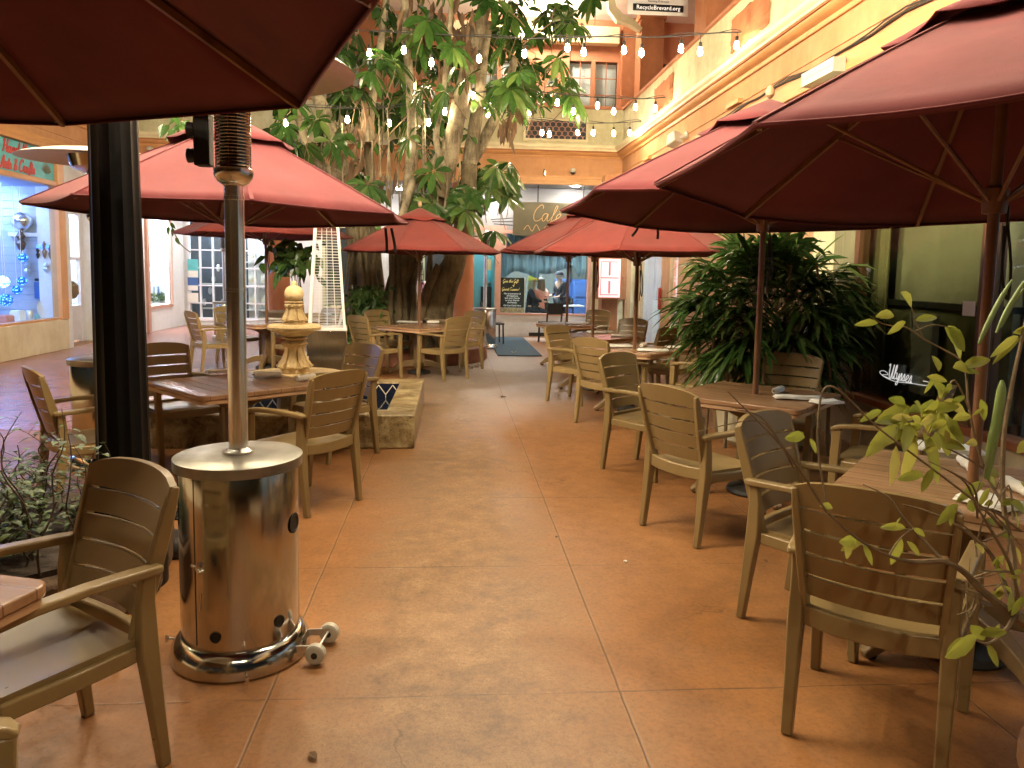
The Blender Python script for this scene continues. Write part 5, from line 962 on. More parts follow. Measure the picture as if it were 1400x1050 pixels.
for k in range(N):
    x=a[0]+k*st
    for q in ([(x,.165),(x+st/2,.275)],[(x+st/2,.275),(x+st,.165)]): m.tube([(q[0][0],b[1]-.007,q[0][1]),(q[1][0],b[1]-.007,q[1][1])],.006,4)
    m.tube([(x,b[1]-.007,.03),(x,b[1]-.007,.165)],.004,4)
m.build('tile_grout','tilewhite',tb)
m=MB(); m.add([(a[0],a[1],.13),(b[0],a[1],.13),(b[0],b[1],.13),(a[0],b[1],.13)],[(0,1,2,3)]); struct(m.build('water','water'))
fx,fy=-1.62,8.0
t=thing('fountain','two tiered carved stone fountain with a ball finial','fountain',(fx,fy,.018)); t.scale=(.9,.9,.9)
lob=lambda n,a: (lambda th,z:1+a*abs(math.cos(n*th/2)))
m=MB(); m.lathe([(.2,0),(.2,.3),(.24,.36),(.32,.40)],32); m.lathe([(.30,.38),(.44,.44),(.50,.50)],48,mod=lob(16,.05)); m.build('pedestal','fstone',t,40)
m=MB(); m.lathe([(.46,.475),(.54,.49),(.555,.53),(.53,.56),(.47,.565)],96,mod=lambda th,z:1+.03*abs(math.sin(10*th))); m.lathe([(.47,.555),(.3,.545),(0,.54)],48); m.build('lower_bowl','fstone',t,40)
m=MB(); m.lathe([(.155,.54),(.165,.56),(.16,.60),(.15,.62)],24)
leafmod=lambda th,z:1+.16*abs(math.cos(4*th))*max(0,1-abs(z-.70)/.12)+.05*math.sin(16*th)
m.lathe([(.12,.61),(.165,.63),(.155,.68),(.105,.76),(.085,.82),(.10,.86),(.125,.885),(.13,.91),(.10,.925),(.085,.935),(.095,.95),(.14,.955),(.145,.965),(.10,.97)],64,mod=leafmod)
for k in range(8):
    a_=2*PI*k/8; d=V((math.cos(a_),math.sin(a_),0)); s=V((-d.y,d.x,0)); m.bar([d*.09+V((0,0,.88)),d*.10+V((0,0,.80)),d*.135+V((0,0,.70)),d*.19+V((0,0,.635)),d*.205+V((0,0,.655))],[(.02,.012),(.03,.014),(.05,.016),(.045,.014),(.02,.01)],s); m.lathe([(0,-.03),(.03,0),(0,.03)],10,tuple(d*.125+V((0,0,.90))))
m.build('lower_stem','fstone',t,50)
m=MB(); m.lathe([(.09,.965),(.12,.98),(.2,1.03),(.255,1.06)],64,mod=lambda th,z:1+.04*abs(math.sin(14*th))); m.lathe([(.25,1.055),(.285,1.06),(.292,1.09),(.275,1.115),(.235,1.12)],96,mod=lambda th,z:1+.035*abs(math.sin(9*th))); m.lathe([(.24,1.11),(.12,1.10),(0,1.10)],32); m.build('upper_bowl','fstone',t,45)
m=MB(); m.lathe([(.125,1.10),(.13,1.13),(.12,1.15)],24); m.lathe([(.09,1.15),(.125,1.16),(.115,1.20),(.085,1.26),(.08,1.29),(.10,1.32),(.105,1.34),(.085,1.355),(.10,1.365),(.10,1.38),(.07,1.385)],48,mod=lambda th,z:1+.05*math.sin(12*th))
for k in range(8):
    a_=2*PI*k/8; d=V((math.cos(a_),math.sin(a_),0)); s=V((-d.y,d.x,0)); m.bar([d*.08+V((0,0,1.31)),d*.09+V((0,0,1.26)),d*.115+V((0,0,1.20)),d*.145+V((0,0,1.165)),d*.15+V((0,0,1.18))],[(.014,.01),(.022,.01),(.038,.012),(.032,.01),(.014,.008)],s); m.lathe([(0,-.022),(.022,0),(0,.022)],8,tuple(d*.095+V((0,0,1.325))))
m.build('upper_stem','fstone',t,50)
m=MB(); m.lathe([(.05,1.38),(.09,1.405),(.106,1.45),(.104,1.49),(.085,1.53),(.045,1.555),(.03,1.56),(.028,1.60),(.018,1.61),(0,1.612)],32); m.build('ball_finial','fstone',t,60)
m=MB()
for k in range(16):
    a_=2*PI*k/16+rnd.uniform(-.1,.1); r0=.285; pts=[(math.cos(a_)*(r0+.02*j),math.sin(a_)*(r0+.02*j),1.075-.09*j*j*.36) for j in range(5)]; m.tube([V(p) for p in pts],[.003,.0025,.002,.002,.0015],5)
m.build('water_trickle','stream',t)
# ================================================================== black lamp post, planters
pz=G(171,608); px_,py_=D(162,400,3.88).x,3.88
t=thing('lamp_post','black fluted iron post rising from the left planter','post',(px_,py_,0))
m=MB(); fl=lambda th,z:1-.055*abs(math.sin(7*th)); m.lathe([(.15,0),(.15,.42),(.13,.46),(.123,.55),(.12,1.0),(.111,2.0),(.104,3.0),(.1,3.6)],84,mod=fl); m.build('shaft','blackmetal',t,45)
m=MB().lathe([(.19,0),(.19,.12),(.165,.2),(.17,.42),(.185,.46),(.17,.5),(.157,.52)],32); m.build('post_base','blackmetal',t,40)
# left planter with shrub
pl=thing('stone_planter','low dark stone planter bed at the left edge','planter',(-2.2,3.7,0))
poly=[(-3.3,2.95),(-1.86,2.95),(-1.52,3.25),(-1.42,3.75),(-1.52,4.25),(-1.95,4.45),(-3.3,4.45)]
m=MB().prism(poly,0,.30); m.build('planter_wall','planter',pl,30,.03,world=True,seg=3); m=MB().prism([(-2.3+(x+2.3)*.9,3.7+(y-3.7)*.9) for x,y in poly],.29,.325); m.build('soil','soil',pl,world=True)
m=MB(); m.lathe([(.10,0),(.115,.02),(.12,.06),(.10,.10),(.06,.12),(0,.125)],20); m.tube([(.02,0,.06),(.14,.05,.05),(.28,.08,.03),(.42,.05,.02)],[.05,.045,.03,.02],10); o=m.build('drain_fitting','dark',smooth=40); p=G(232,775); o.location=(p.x-.03,p.y+.2,0); tag(o,'black rounded drain fitting on the floor left of the front heater','drain')
m=MB()
for k in range(12): m.b2((k*.03,0,.003),(k*.03+.012,.22,.012)); m.b2((0,k*.02,.004),(.345,k*.02+.007,.011))
o=m.build('floor_grate','dark'); p=G(215,712); o.location=(p.x-.1,p.y,0); tag(o,'black iron floor grate behind the front heater','grate')
def stem_path(p,h,lean,n=5,wob=.05):
    out=[V(p)]; d=V(lean)
    for i in range(1,n+1): out.append(V(p)+d*(h*i/n)*(i/n*.6+.4)+V((rnd.uniform(-wob,wob),rnd.uniform(-wob,wob),h*i/n)))
    return out
def shrub(name,label,base_pts,hr,leafmat,stemmat,leaf_L,leaf_W,nl,cat='shrub'):
    t=thing(name,label,cat,base_pts[0]); ms=MB(); ml=MB()
    for b in base_pts:
        h=rnd.uniform(*hr); p=stem_path(b,h,(rnd.uniform(-.3,.3),rnd.uniform(-.25,.25),0)); sp=smooth_pts(p,3); ms.tube(sp,lerps([.006,.0015],len(sp)),5)
        for q in range(nl):
            c=sp[rnd.randrange(len(sp)//4,len(sp))]; a=rnd.uniform(0,2*PI); d=V((math.cos(a),math.sin(a),rnd.uniform(-.1,.8))); tw=c+d*rnd.uniform(.01,.06); ms.tube([c,tw],.0012,4,cap=False); ml.leaf(tw,d,(0,0,1),leaf_L*rnd.uniform(.6,1.2),leaf_W*rnd.uniform(.7,1.2),.4)
    ms.build('stem',stemmat,t,world=True); ml.build('foliage',leafmat,t,smooth=0,world=True); return t
bp=[(rnd.uniform(-2.65,-1.75),rnd.uniform(3.15,4.1),.31) for _ in range(46)]
shrub('shrub','low leafy green shrub filling the left stone planter',bp,(.12,.45),'shrubleaf','twigdark',.055,.016,26)
t=shrub('seedhead_plant','tall thin plant with upright brown seed heads in the left planter',[(rnd.uniform(-2.55,-1.6),rnd.uniform(3.2,3.75),.31) for _ in range(18)],(.45,.72),'shrubleaf','twigdark',.05,.017,9)
# ================================================================== tree
t=thing('tree','many trunked umbrella leaf tree strung with bulbs in the middle of the courtyard','tree',(-1.0,14.0,0))
def PX(l,Y): return [D(a[0],a[1],(a[2] if len(a)>2 else Y)) for a in l]
tr=MB(); br=MB()
def limb(mb,l,Y,rs,n=12,jit=.07,k=4):
    p=smooth_pts(PX(l,Y),k); mb.tube(p,lerps(rs,len(p)),n,jit=jit); return p
limb(tr,[(503,480),(500,430),(497,380),(492,330),(484,285),(470,240)],13.6,[0.328,0.265,0.234,0.211,0.187,0.148],16)
limb(tr,[(532,480),(538,430),(545,385),(560,345),(585,300),(600,265)],13.5,[0.281,0.218,0.187,0.172,0.156,0.140],16)
limb(tr,[(585,480),(592,440),(605,400),(620,360),(632,320),(640,270),(641,225)],13.4,[0.312,0.265,0.234,0.203,0.172,0.148,0.133],16)
limb(tr,[(520,480),(518,420),(512,360),(508,300),(505,240),(504,190)],13.9,[0.187,0.156,0.133,0.109,0.094,0.078],12)
limb(tr,[(557,478),(560,430),(556,380),(552,330),(556,270)],14.3,[0.234,0.172,0.140,0.125,0.101],12)
limb(tr,[(480,478),(482,420),(484,360),(478,310)],14.0,[0.203,0.156,0.125,0.078],12)
limb(tr,[(571,478),(574,432),(585,395),(600,362)],13.2,[0.125,0.094,0.078,0.062],10)
for k in range(34):   # ridged secondary stems and fused roots
    x=rnd.choice([rnd.uniform(482,512),rnd.uniform(525,562),rnd.uniform(580,612)]); dx=rnd.uniform(-8,14)+(x-540)*.12; yy=13.25+rnd.uniform(-.12,.3)
    limb(tr,[(x,480,yy),(x+dx*.3+rnd.uniform(-4,4),430,yy),(x+dx*.7+rnd.uniform(-5,5),375,yy+.05),(x+dx+rnd.uniform(-5,5),rnd.uniform(300,330),yy+.1)],yy,[.085,.055,.045,.03],8,.1)
limb(br,[(470,242),(455,190),(440,145),(428,118),(415,70),(410,20)],13.6,[0.160,0.134,0.118,0.101,0.084,0.067])
limb(br,[(470,245),(445,230),(425,210),(412,175),(405,145)],13.3,[0.092,0.084,0.076,0.067,0.050])
limb(br,[(598,268),(608,235),(618,200),(627,150),(640,95),(653,45),(665,0),(680,-70)],13.3,[0.160,0.151,0.147,0.139,0.130,0.122,0.109,0.084])
limb(br,[(641,228),(648,180),(655,135),(660,80),(668,30)],13.6,[0.126,0.118,0.109,0.092,0.076]); limb(br,[(641,226),(662,190),(682,150),(694,120),(704,80)],13.8,[0.118,0.101,0.092,0.084,0.059])
limb(br,[(555,275),(560,230),(563,170),(560,110),(556,50),(552,-20)],13.0,[0.092,0.084,0.076,0.076,0.067,0.059]); limb(br,[(504,195),(507,150),(515,100),(522,50),(530,-10)],13.5,[0.084,0.076,0.067,0.059,0.042])
limb(br,[(608,235),(596,190),(606,130),(612,70),(618,-10)],12.8,[0.050,0.050,0.046,0.042,0.034]); limb(br,[(556,272),(575,240),(590,225),(600,205)],13.0,[0.059,0.050,0.042,0.034]); limb(br,[(548,300),(560,262),(566,240)],12.7,[0.067,0.059,0.042])
for k in range(26):  # hanging aerial roots and thin stems
    x=rnd.uniform(430,640); a=D(x,rnd.uniform(120,230),rnd.uniform(12.8,14)); L_=rnd.uniform(.8,2.2); br.tube([a,a+V((rnd.uniform(-.05,.05),0,-L_*.5)),a+V((rnd.uniform(-.1,.1),0,-L_))],[.012,.016,.008],5)
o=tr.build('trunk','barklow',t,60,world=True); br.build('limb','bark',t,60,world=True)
# dry sheath leaves
m=MB()
for (px,py,s_,n_) in ((570,35,30,26),(622,30,26,24),(480,215,26,12),(520,240,20,8),(500,150,26,8),(640,60,20,12),(470,190,22,8),(606,95,12,10),(690,170,10,8),(704,158,9,8)):
    for k in range(n_):
        p=D(px+rnd.gauss(0,s_*.5),py+rnd.gauss(0,s_*.7),13.2+rnd.uniform(-.4,.4)); m.leaf(p,(rnd.uniform(-.5,.5),rnd.uniform(-.5,.5),-1),(rnd.uniform(-1,1),1,0),rnd.uniform(.2,.5),.045,.1,0,.6)
m.build('dry_leaves','deadleaf',t,0,world=True)
cr=MB(); st=MB()
def palmate(c,axis,L_,nl,drop):
    axis=V(axis).normalized(); a=axis.orthogonal().normalized(); b=axis.cross(a); ph=rnd.uniform(0,6)
    for k in range(nl):
        th=2*PI*k/nl+ph; d=(a*math.cos(th)+b*math.sin(th))*1.0+axis*.25+V((0,0,-drop)); d.normalize(); q=c+d*.03; l_=L_*rnd.uniform(.75,1.12)
        cr.leaf(q,d,axis,l_,l_*.19,rnd.uniform(.15,.55),0,.22,((0,.12),(.25,.62),(.6,1.0),(.85,.72),(.96,.3),(1,.02)))
BL=[(490,130,60,45,34),(525,75,45,40,26),(440,170,30,35,16),(402,182,24,28,14),(540,150,40,50,28),(590,60,50,40,22),(615,180,45,40,16),(600,110,40,40,16),(690,70,45,50,26),(735,105,45,28,26),(760,30,30,28,14),(720,15,60,22,16),(660,20,50,25,14),(645,240,45,35,20),(692,226,22,16,7),(598,290,50,26,20),(690,262,26,18,9),(640,275,40,30,16),(505,235,40,35,10),(470,70,40,50,18),(560,30,40,30,12),(655,120,35,30,8),(700,118,30,20,9),(560,200,25,22,5),(480,265,28,20,5),(745,135,24,14,7),(540,-20,90,30,22),(680,-25,90,30,22),(440,40,40,40,10),(400,140,22,22,8),(575,258,28,20,7)]
for px,py,rx,ry,nn in BL:
    for k in range(int(nn*.6)):
        q=D(px+rnd.gauss(0,rx*.55),py+rnd.gauss(0,ry*.55),(rnd.uniform(13.6,15.2) if rnd.random()<.76 else rnd.uniform(11.8,13.0))); ax=V((rnd.gauss(0,.6),rnd.gauss(-.35,.5),rnd.uniform(.3,1)))
        L_=rnd.uniform(.22,.42); palmate(q,ax,L_,rnd.randrange(6,10),rnd.uniform(.1,1.0)); st.tube([q,q-ax.normalized()*.2+V((rnd.uniform(-.1,.1),.1,-.05)),q-ax.normalized()*.4+V((rnd.uniform(-.2,.2),.25,-.2))],.008,4,cap=False)
cr.build('crown','leaf',t,0,world=True); st.build('leaf_stalks','twig',t,0,world=True)['kind']='stuff'
# ferns / ivy at trunk foot
m=MB()
for k in range(420):
    q=D(rnd.gauss(500,16),rnd.uniform(392,478),13.05+rnd.uniform(-.15,.2)); m.leaf(q,(rnd.uniform(-1,1),rnd.uniform(-1,.1),rnd.uniform(-.6,.8)),(0,-1,.3),rnd.uniform(.1,.22),.03,.5)
m.tube([D(500,482,13.1),D(498,440,13.1),D(502,390,13.1)],.02,6); m.tube([D(482,482,13.1),D(490,440,13.1),D(515,392,13.1)],.02,6); o=m.build('climbing_fern','palmleaf',smooth=0); tag(o,'dark climbing fern covering the left foot of the tree trunk','fern')
m=MB()
for k in range(170):
    q=D(rnd.gauss(402,14),rnd.gauss(350,10),rnd.uniform(12.0,12.8)); palm=m; m.leaf(q,(rnd.uniform(-1,1),rnd.uniform(-1,.3),rnd.uniform(-.9,.6)),(0,-1,.5),rnd.uniform(.12,.25),.05,.4)
for k in range(6): a=D(rnd.uniform(395,410),350,12.5); m.tube([a,(a.x+.1,12.8,.35)],.008,4)
o=m.build('leafy_plant','palmleaf',smooth=0); tag(o,'small dark leafy plant between the far left column and the pyramid heater','plant')
tc=(-1.0,14.2)
pr=thing('ring_planter','round terracotta brick planter ring around the tree trunks','planter',(tc[0],tc[1],0)); m=MB().lathe([(1.62,0),(1.64,.02),(1.62,.24),(1.58,.27),(1.38,.27),(1.36,.24)],56); m.build('planter_ring','brickring',pr,40); m=MB().lathe([(1.37,.23),(.7,.26),(0,.28)],40); m.build('soil','soil',pr)
def urn(x,y,z,s,label):
    m=MB().lathe([(.10,0),(.11,.03),(.07,.06),(.08,.1),(.15,.2),(.13,.26),(.16,.3),(.2,.33),(.2,.35),(.15,.33),(0,.31)],28); o=m.build('stone_urn','fstone' if False else 'planter_urn'); o.location=(x,y,z); o.scale=(s,s,s); return tag(o,label,'urn')
M['planter_urn']=stucco('urn_stone',(.38,.30,.2),(.27,.2,.12),.4,9,.3)
p=D(604,442,13.2); urn(p.x,13.0,.27,1.5,'pale stone urn standing on the planter ring behind the tree table'); p=D(382,438,13.8); urn(p.x-.05,13.9,.38,1.3,'low stone bowl urn in front of the far left column')
m=MB().lathe([(.22,0),(.22,.34),(.2,.38),(0,.38)],24); o=m.build('urn_plinth','terra'); o.location=(p.x-.05,13.9,0); tag(o,'terracotta plinth under the low stone bowl','plinth')
# vine tendril by left window
m=MB(); m.tube(smooth_pts(PX([(231,300),(238,318),(248,335),(262,346)],16.8),4),.012,5); 
o=m.build('tendril','twig'); l=MB()
for px,py in ((232,305),(236,312),(240,325),(230,310)): l.leaf(D(px,py,16.8),(rnd.uniform(-1,1),-.3,-.5),(0,-1,.2),.16,.04,.3)
l.build('tendril_leaf','leaf',o,0); tag(o,'thin green tendril hanging before the white far left wall','tendril')
t=thing('hanging_vine','bright green vine sprigs hanging below the dark umbrella at upper left','vine',D(252,160,9.0)); m=MB(); l=MB(); m.tube(smooth_pts(PX([(262,120),(255,150),(246,175),(236,195)],9.0),4),.008,5)
for k in range(26): q=D(rnd.gauss(250,12),rnd.gauss(178,9),9.0+rnd.uniform(-.2,.2)); l.leaf(q,(rnd.uniform(-1,1),rnd.uniform(-.5,.2),rnd.uniform(-1,.1)),(0,-1,.4),.13,.035,.3)
m.build('stem','twig',t,world=True); l.build('foliage','leaf',t,0,world=True)
# ================================================================== lady palm at right
t=thing('lady_palm','big dark drooping palm clump between the right tables and the wall','palm',(3.0,7.1,0)); m=MB(); l=MB()
for k in range(26):
    x=3.0+rnd.gauss(0,.28); y=7.1+rnd.gauss(0,.25); m.tube([(x,y,.0),(x+rnd.uniform(-.1,.1),y+rnd.uniform(-.1,.1),.7),(x+rnd.uniform(-.25,.25),y+rnd.uniform(-.25,.25),rnd.uniform(1.2,1.75))],[.018,.015,.01],7)
for k in range(230):
    while True:
        u=V((rnd.uniform(-1,1),rnd.uniform(-1,1),rnd.uniform(-1,1)))
        if .45<u.length<1: break
    c=V((3.0+u.x*.80,7.1+u.y*.62,1.28+u.z*.66)); out=V((u.x,u.y,.25+.5*u.z)).normalized(); side=out.cross(V((0,0,1))).normalized(); upv=side.cross(out)
    tilt=rnd.uniform(-.3,.3)
    for j in range(8):
        a=R(-72+144*j/7)+tilt; d=(out*math.cos(a)+side*math.sin(a)+V((rnd.uniform(-.15,.15),rnd.uniform(-.15,.15),rnd.uniform(-.15,.25)-.15*abs(math.sin(a))))).normalized(); l.leaf(c+d*.02,d,upv+V((rnd.uniform(-.5,.5),0,0)),rnd.uniform(.26,.46),.025,rnd.uniform(.15,.8),0,.3,((0,.3),(.3,1),(.7,.9),(1,.05)))
    m.tube([c,c-out*.18+V((0,0,-.06)),V((3.0+u.x*.3,7.1+u.y*.25,1.0+u.z*.45))],.004,4,cap=False)
m.build('cane','twig',t,30,world=True); l.build('fronds','palmleaf',t,0,world=True)
o=MB().lathe([(.36,0),(.42,.05),(.46,.36),(.48,.38),(.48,.42),(.43,.42),(.42,.36),(0,.36)],28).build('palm_pot','cream'); o.location=(3.0,7.1,0); tag(o,'cream pot holding the big palm clump','pot')
# ================================================================== near right shrub
PB=D(1388,842,1.62)
t=thing('yellowing_shrub','straggly shrub with bare twigs, yellow green leaves and long pods at the right edge','shrub',(PB.x,PB.y,.0)); m=MB(); l=MB()
def tw(l_,rs,Y=None,n=6):
    p=smooth_pts([D(*q) for q in l_],4); m.tube(p,lerps(rs,len(p)),n,jit=.08); return p
Y1=1.6
m.tube([(PB.x+.22,PB.y-.05,.3),(PB.x+.15,PB.y-.03,.62),(PB.x+.05,PB.y-.01,PB.z-.03),PB],[.02,.018,.015,.012],9,jit=.15)
tw([(1388,842,1.62),(1345,810,1.6),(1318,782,1.58),(1290,768,1.55),(1250,768,1.52),(1215,760,1.5),(1170,735,1.48),(1130,700,1.46)],[0.0101,0.0086,0.0072,0.0065,0.0050,0.0036,0.0029,0.0018])
tw([(1290,768,1.55),(1262,738,1.58),(1235,708,1.6),(1215,680,1.62),(1180,662,1.66)],[0.0043,0.0036,0.0029,0.0022,0.0014]); tw([(1130,700,1.46),(1105,660,1.44),(1085,630,1.42),(1060,600,1.4),(1025,565,1.38),(995,535,1.36)],[0.0029,0.0027,0.0025,0.0022,0.0018,0.0011])
tw([(1098,650,1.44),(1070,610,1.42),(1040,570,1.4),(1005,560,1.4)],[0.0025,0.0022,0.0018,0.0011]); tw([(1085,640,1.43),(1060,595,1.42),(1030,575,1.42),(950,591,1.4)],[0.0022,0.0018,0.0014,0.0007])
tw([(1388,842,1.62),(1370,790,1.66),(1350,752,1.68),(1310,720,1.7),(1270,700,1.7),(1235,690,1.72)],[0.0079,0.0065,0.0050,0.0036,0.0029,0.0014]); tw([(1388,838,1.62),(1385,760,1.66),(1372,690,1.7),(1372,600,1.72),(1385,520,1.74),(1402,440,1.76),(1408,400,1.78)],[0.0086,0.0072,0.0065,0.0058,0.0050,0.0043,0.0036])
tw([(1372,690,1.7),(1345,640,1.74),(1325,560,1.76),(1318,500,1.78),(1290,478,1.8),(1262,463,1.8),(1240,448,1.8),(1222,446,1.8)],[0.0043,0.0036,0.0032,0.0029,0.0022,0.0020,0.0018,0.0014])
tw([(1262,463,1.8),(1252,440,1.8),(1246,420,1.8)],[0.0018,0.0014,0.0011]); tw([(1222,446,1.8),(1205,442,1.8),(1190,432,1.8)],[0.0014,0.0013,0.0007]); tw([(1252,452,1.8),(1275,444,1.8),(1300,448,1.8)],[0.0016,0.0014,0.0009])
tw([(1130,690,1.5),(1118,610,1.52),(1122,545,1.54),(1135,528,1.54),(1160,545,1.56),(1195,580,1.6),(1240,615,1.62),(1300,660,1.66),(1350,700,1.68),(1385,740,1.68)],[0.0022,0.0022,0.0022,0.0022,0.0022,0.0023,0.0025,0.0029,0.0036,0.0043])
tw([(1325,560,1.76),(1305,520,1.74),(1290,545,1.72),(1270,590,1.7),(1255,610,1.7)],[0.0022,0.0022,0.0018,0.0014,0.0011]); tw([(1345,640,1.74),(1300,615,1.7),(1260,600,1.66),(1225,585,1.64)],[0.0022,0.0022,0.0018,0.0011])
tw([(1388,842,1.62),(1372,865,1.56),(1350,880,1.52),(1325,870,1.5)],[0.0065,0.0043,0.0029,0.0014]); tw([(1395,830,1.62),(1380,770,1.58),(1340,700,1.56),(1320,660,1.55),(1290,640,1.54)],[0.0043,0.0036,0.0029,0.0022,0.0014]); tw([(1215,760,1.5),(1232,735,1.5),(1250,722,1.5)],[0.0022,0.0014,0.0011])
for k in range(14):
    a=(rnd.uniform(1330,1400),rnd.uniform(690,830),1.6); tw([a,(a[0]+rnd.uniform(-40,15),a[1]+rnd.uniform(-50,20),1.6+rnd.uniform(-.08,.08)),(a[0]+rnd.uniform(-80,25),a[1]+rnd.uniform(-90,30),1.6+rnd.uniform(-.1,.1))],[0.0029,0.0022,0.0007],n=5)
def lf(px,py,ang,Lp,Y,w_=.36,dr=.25):
    a=R(ang); p=D(px,py,Y); q=D(px+Lp*math.cos(a),py-Lp*math.sin(a),Y+rnd.uniform(-.04,.04)); d=q-p; l.leaf(p,d,(rnd.uniform(-.5,.5),-1,rnd.uniform(-.2,.6)),d.length,d.length*w_*.5,dr,0,.35,((0,.1),(.2,.7),(.45,1),(.75,.75),(.92,.35),(1,.02)))
for a in ((1246,420,115,34,1.8,.45),(1222,432,160,26,1.8),(1200,442,168,32,1.8,.3),(1252,438,20,32,1.8,.4),(1292,448,-40,36,1.8,.6),(1296,446,-62,38,1.8,.5),(1238,440,200,26,1.8),(1316,502,28,44,1.78,.4),(1318,505,-5,22,1.78),(1240,585,200,48,1.66,.45),(1250,560,185,52,1.68,.5),(1255,600,150,50,1.68,.4),(1262,570,60,40,1.7,.4),(1275,560,20,40,1.7,.45),(1285,565,-75,48,1.7,.6),(1290,548,-20,34,1.72,.5),(1288,545,75,32,1.72,.5),(1292,540,120,30,1.72,.4),(1300,552,40,26,1.72,.4),(1262,592,-70,60,1.66,.45),(1250,596,-110,52,1.66,.5),(1230,580,215,56,1.64,.4),(1235,575,170,40,1.64,.4),(1262,602,5,60,1.66,.24),(1290,570,-45,40,1.68,.4),(1225,610,-100,44,1.64,.4),(1205,562,188,30,1.62,.3),(1100,598,165,28,1.46,.5),(1107,600,-60,18,1.46,.5),(1170,742,150,26,1.5,.4),(1162,735,-100,24,1.5,.5),(1180,740,190,30,1.5,.4),(1180,745,-60,26,1.5,.4),(1238,722,165,36,1.52,.35),(1232,735,-115,32,1.52,.45),(1240,740,-40,24,1.52,.4),(1225,718,80,14,1.52,.6),(1248,722,-20,18,1.52,.4),(1138,695,150,20,1.48,.4),(1335,872,195,44,1.5,.45),(1345,875,120,34,1.52,.5),(1350,880,-60,30,1.52,.4),(1340,868,20,40,1.52,.4),(1325,872,205,34,1.5,.4),(1355,868,60,24,1.54,.4),(1350,655,60,26,1.74,.4),(1345,660,200,40,1.72,.3),(1352,668,230,24,1.72,.4),(1385,455,20,36,1.76,.4),(1392,460,200,40,1.76,.25),(1395,462,215,46,1.76,.22),(1388,452,10,40,1.76,.3),(1262,650,170,36,1.6,.35),(1275,640,-120,30,1.62,.4),(1330,700,100,26,1.66,.4),(1370,690,30,26,1.68,.4),(1310,690,-150,34,1.62,.35),(1390,620,50,36,1.7,.4),(1396,660,-30,40,1.68,.4),(1300,690,-90,24,1.6,.4)): lf(*a)
for k in range(40): lf(rnd.gauss(1275,28),rnd.gauss(560,28),rnd.uniform(0,360),rnd.uniform(14,32),1.68+rnd.uniform(-.08,.08),.42)
for k in range(26): lf(rnd.gauss(1375,24),rnd.gauss(760,60),rnd.uniform(0,360),rnd.uniform(12,26),1.62+rnd.uniform(-.08,.08),.4)
m.build('twigs','twig',t,40,world=True); l.build('foliage','yleaf',t,40,world=True)
m=MB()
for pts,r_ in (([(1349,655,1.62),(1356,610,1.62),(1364,570,1.62),(1369,535,1.62),(1370,520,1.62)],.011),([(1338,470,1.7),(1352,440,1.7),(1366,412,1.7),(1384,382,1.7)],.006),([(1362,455,1.72),(1376,425,1.72),(1392,398,1.72),(1404,380,1.72)],.005),([(1368,448,1.74),(1385,415,1.74),(1400,394,1.74)],.004)):
    p=smooth_pts([D(*q) for q in pts],4); m.tube(p,lerps([r_*.5,r_,r_,r_*.9,r_*.25],len(p)),8)
m.build('seed_pod','pod',t,50,world=True)
pot=MB().lathe([(.15,0),(.17,.03),(.20,.40),(.215,.42),(.215,.47),(.19,.47),(.18,.42),(0,.41)],28).build('plant_pot','wooddark'); pot.location=(PB.x+.27,PB.y-.05,0); tag(pot,'dark brown pot at the right edge holding the straggly shrub','pot')
m=MB()
for k in range(3): pass
# bits on the floor
for k,(px,py,s_,lb) in enumerate(((855,769,.012,'tiny white pebble on the floor right of the long joint'),(760,736,.02,'small dark dry leaf on the floor left of the long joint'),(425,1038,.028,'curled dry leaf on the floor at the bottom of the path'),(686,544,.07,'brown dry leaf lying far along the path by the joint'),(700,483,.12,'yellow green leaf lying by the door mat corner'),(1048,769,.02,'small brown leaf on the floor by the nearest right chairs'))):
    p=G(px,py); m=MB()
    if k==0: m.lathe([(0,0),(.010,.003),(.011,.008),(0,.014)],10); mt='cloth'
    else: m.leaf((-s_,0,.006),(1,.3,.05),(0,0,1),2*s_,s_*.45,.0,0,.5); mt='deadleaf' if k!=4 else 'yleaf'
    o=m.build('pebble' if k==0 else 'fallen_leaf',mt); o.location=(p.x,p.y,.002); o.rotation_euler.z=rnd.uniform(0,6); tag(o,lb,'pebble' if k==0 else 'leaf')
p=G(640,502); m=MB()
for k in range(60): m.leaf((p.x+rnd.gauss(0,.12),p.y+rnd.gauss(0,.15),.01),(rnd.uniform(-1,1),rnd.uniform(-1,1),.1),(0,0,1),.07,.015,0)
struct(m.build('leaf_litter','deadleaf',smooth=0),'stuff')
# ================================================================== string lights
def strand(label,pts,bulbs,group='strings of filament bulbs over the courtyard',dup=True,bm='bulb'):
    t=thing('string_light',label,'string light',pts[0],0,group); sp=smooth_pts(pts,6); m=MB(); m.tube(sp,.009,6)
    if dup: m.tube([p+V((0,.03,.025+.02*math.sin(i*.7))) for i,p in enumerate(sp)],.006,5)
    m.build('cable','cable',t,world=True)
    for b in bulbs:
        # nearest point on cable in x
        i=min(range(len(sp)-1),key=lambda k:abs((sp[k].x+sp[k+1].x)/2-b[0]) if len(b)<4 else abs((sp[k].y+sp[k+1].y)/2-b[1])); a,c=sp[i],sp[i+1]; ax=0 if len(b)<4 else 1; f=(b[ax]-a[ax])/((c[ax]-a[ax]) or 1); q=a.lerp(c,max(0,min(1,f))); z=b[2] if b[2] is not None else q.z-.16
        m=MB(); m.tube([q,(q.x,q.y,z+.10)],.004,4); m.lathe([(.012,0),(.022,.005),(.024,.03),(.021,.07),(.012,.075)],12,(q.x,q.y,z+.045)); so=m.build('bulb_socket','socket',t,world=True)
        m=MB().lathe([(.018,.05),(.024,.03),(.033,.0),(.034,-.02),(.026,-.045),(.012,-.058),(0,-.06)],12,(q.x,q.y,z)); m.build('bulb',bm,so)
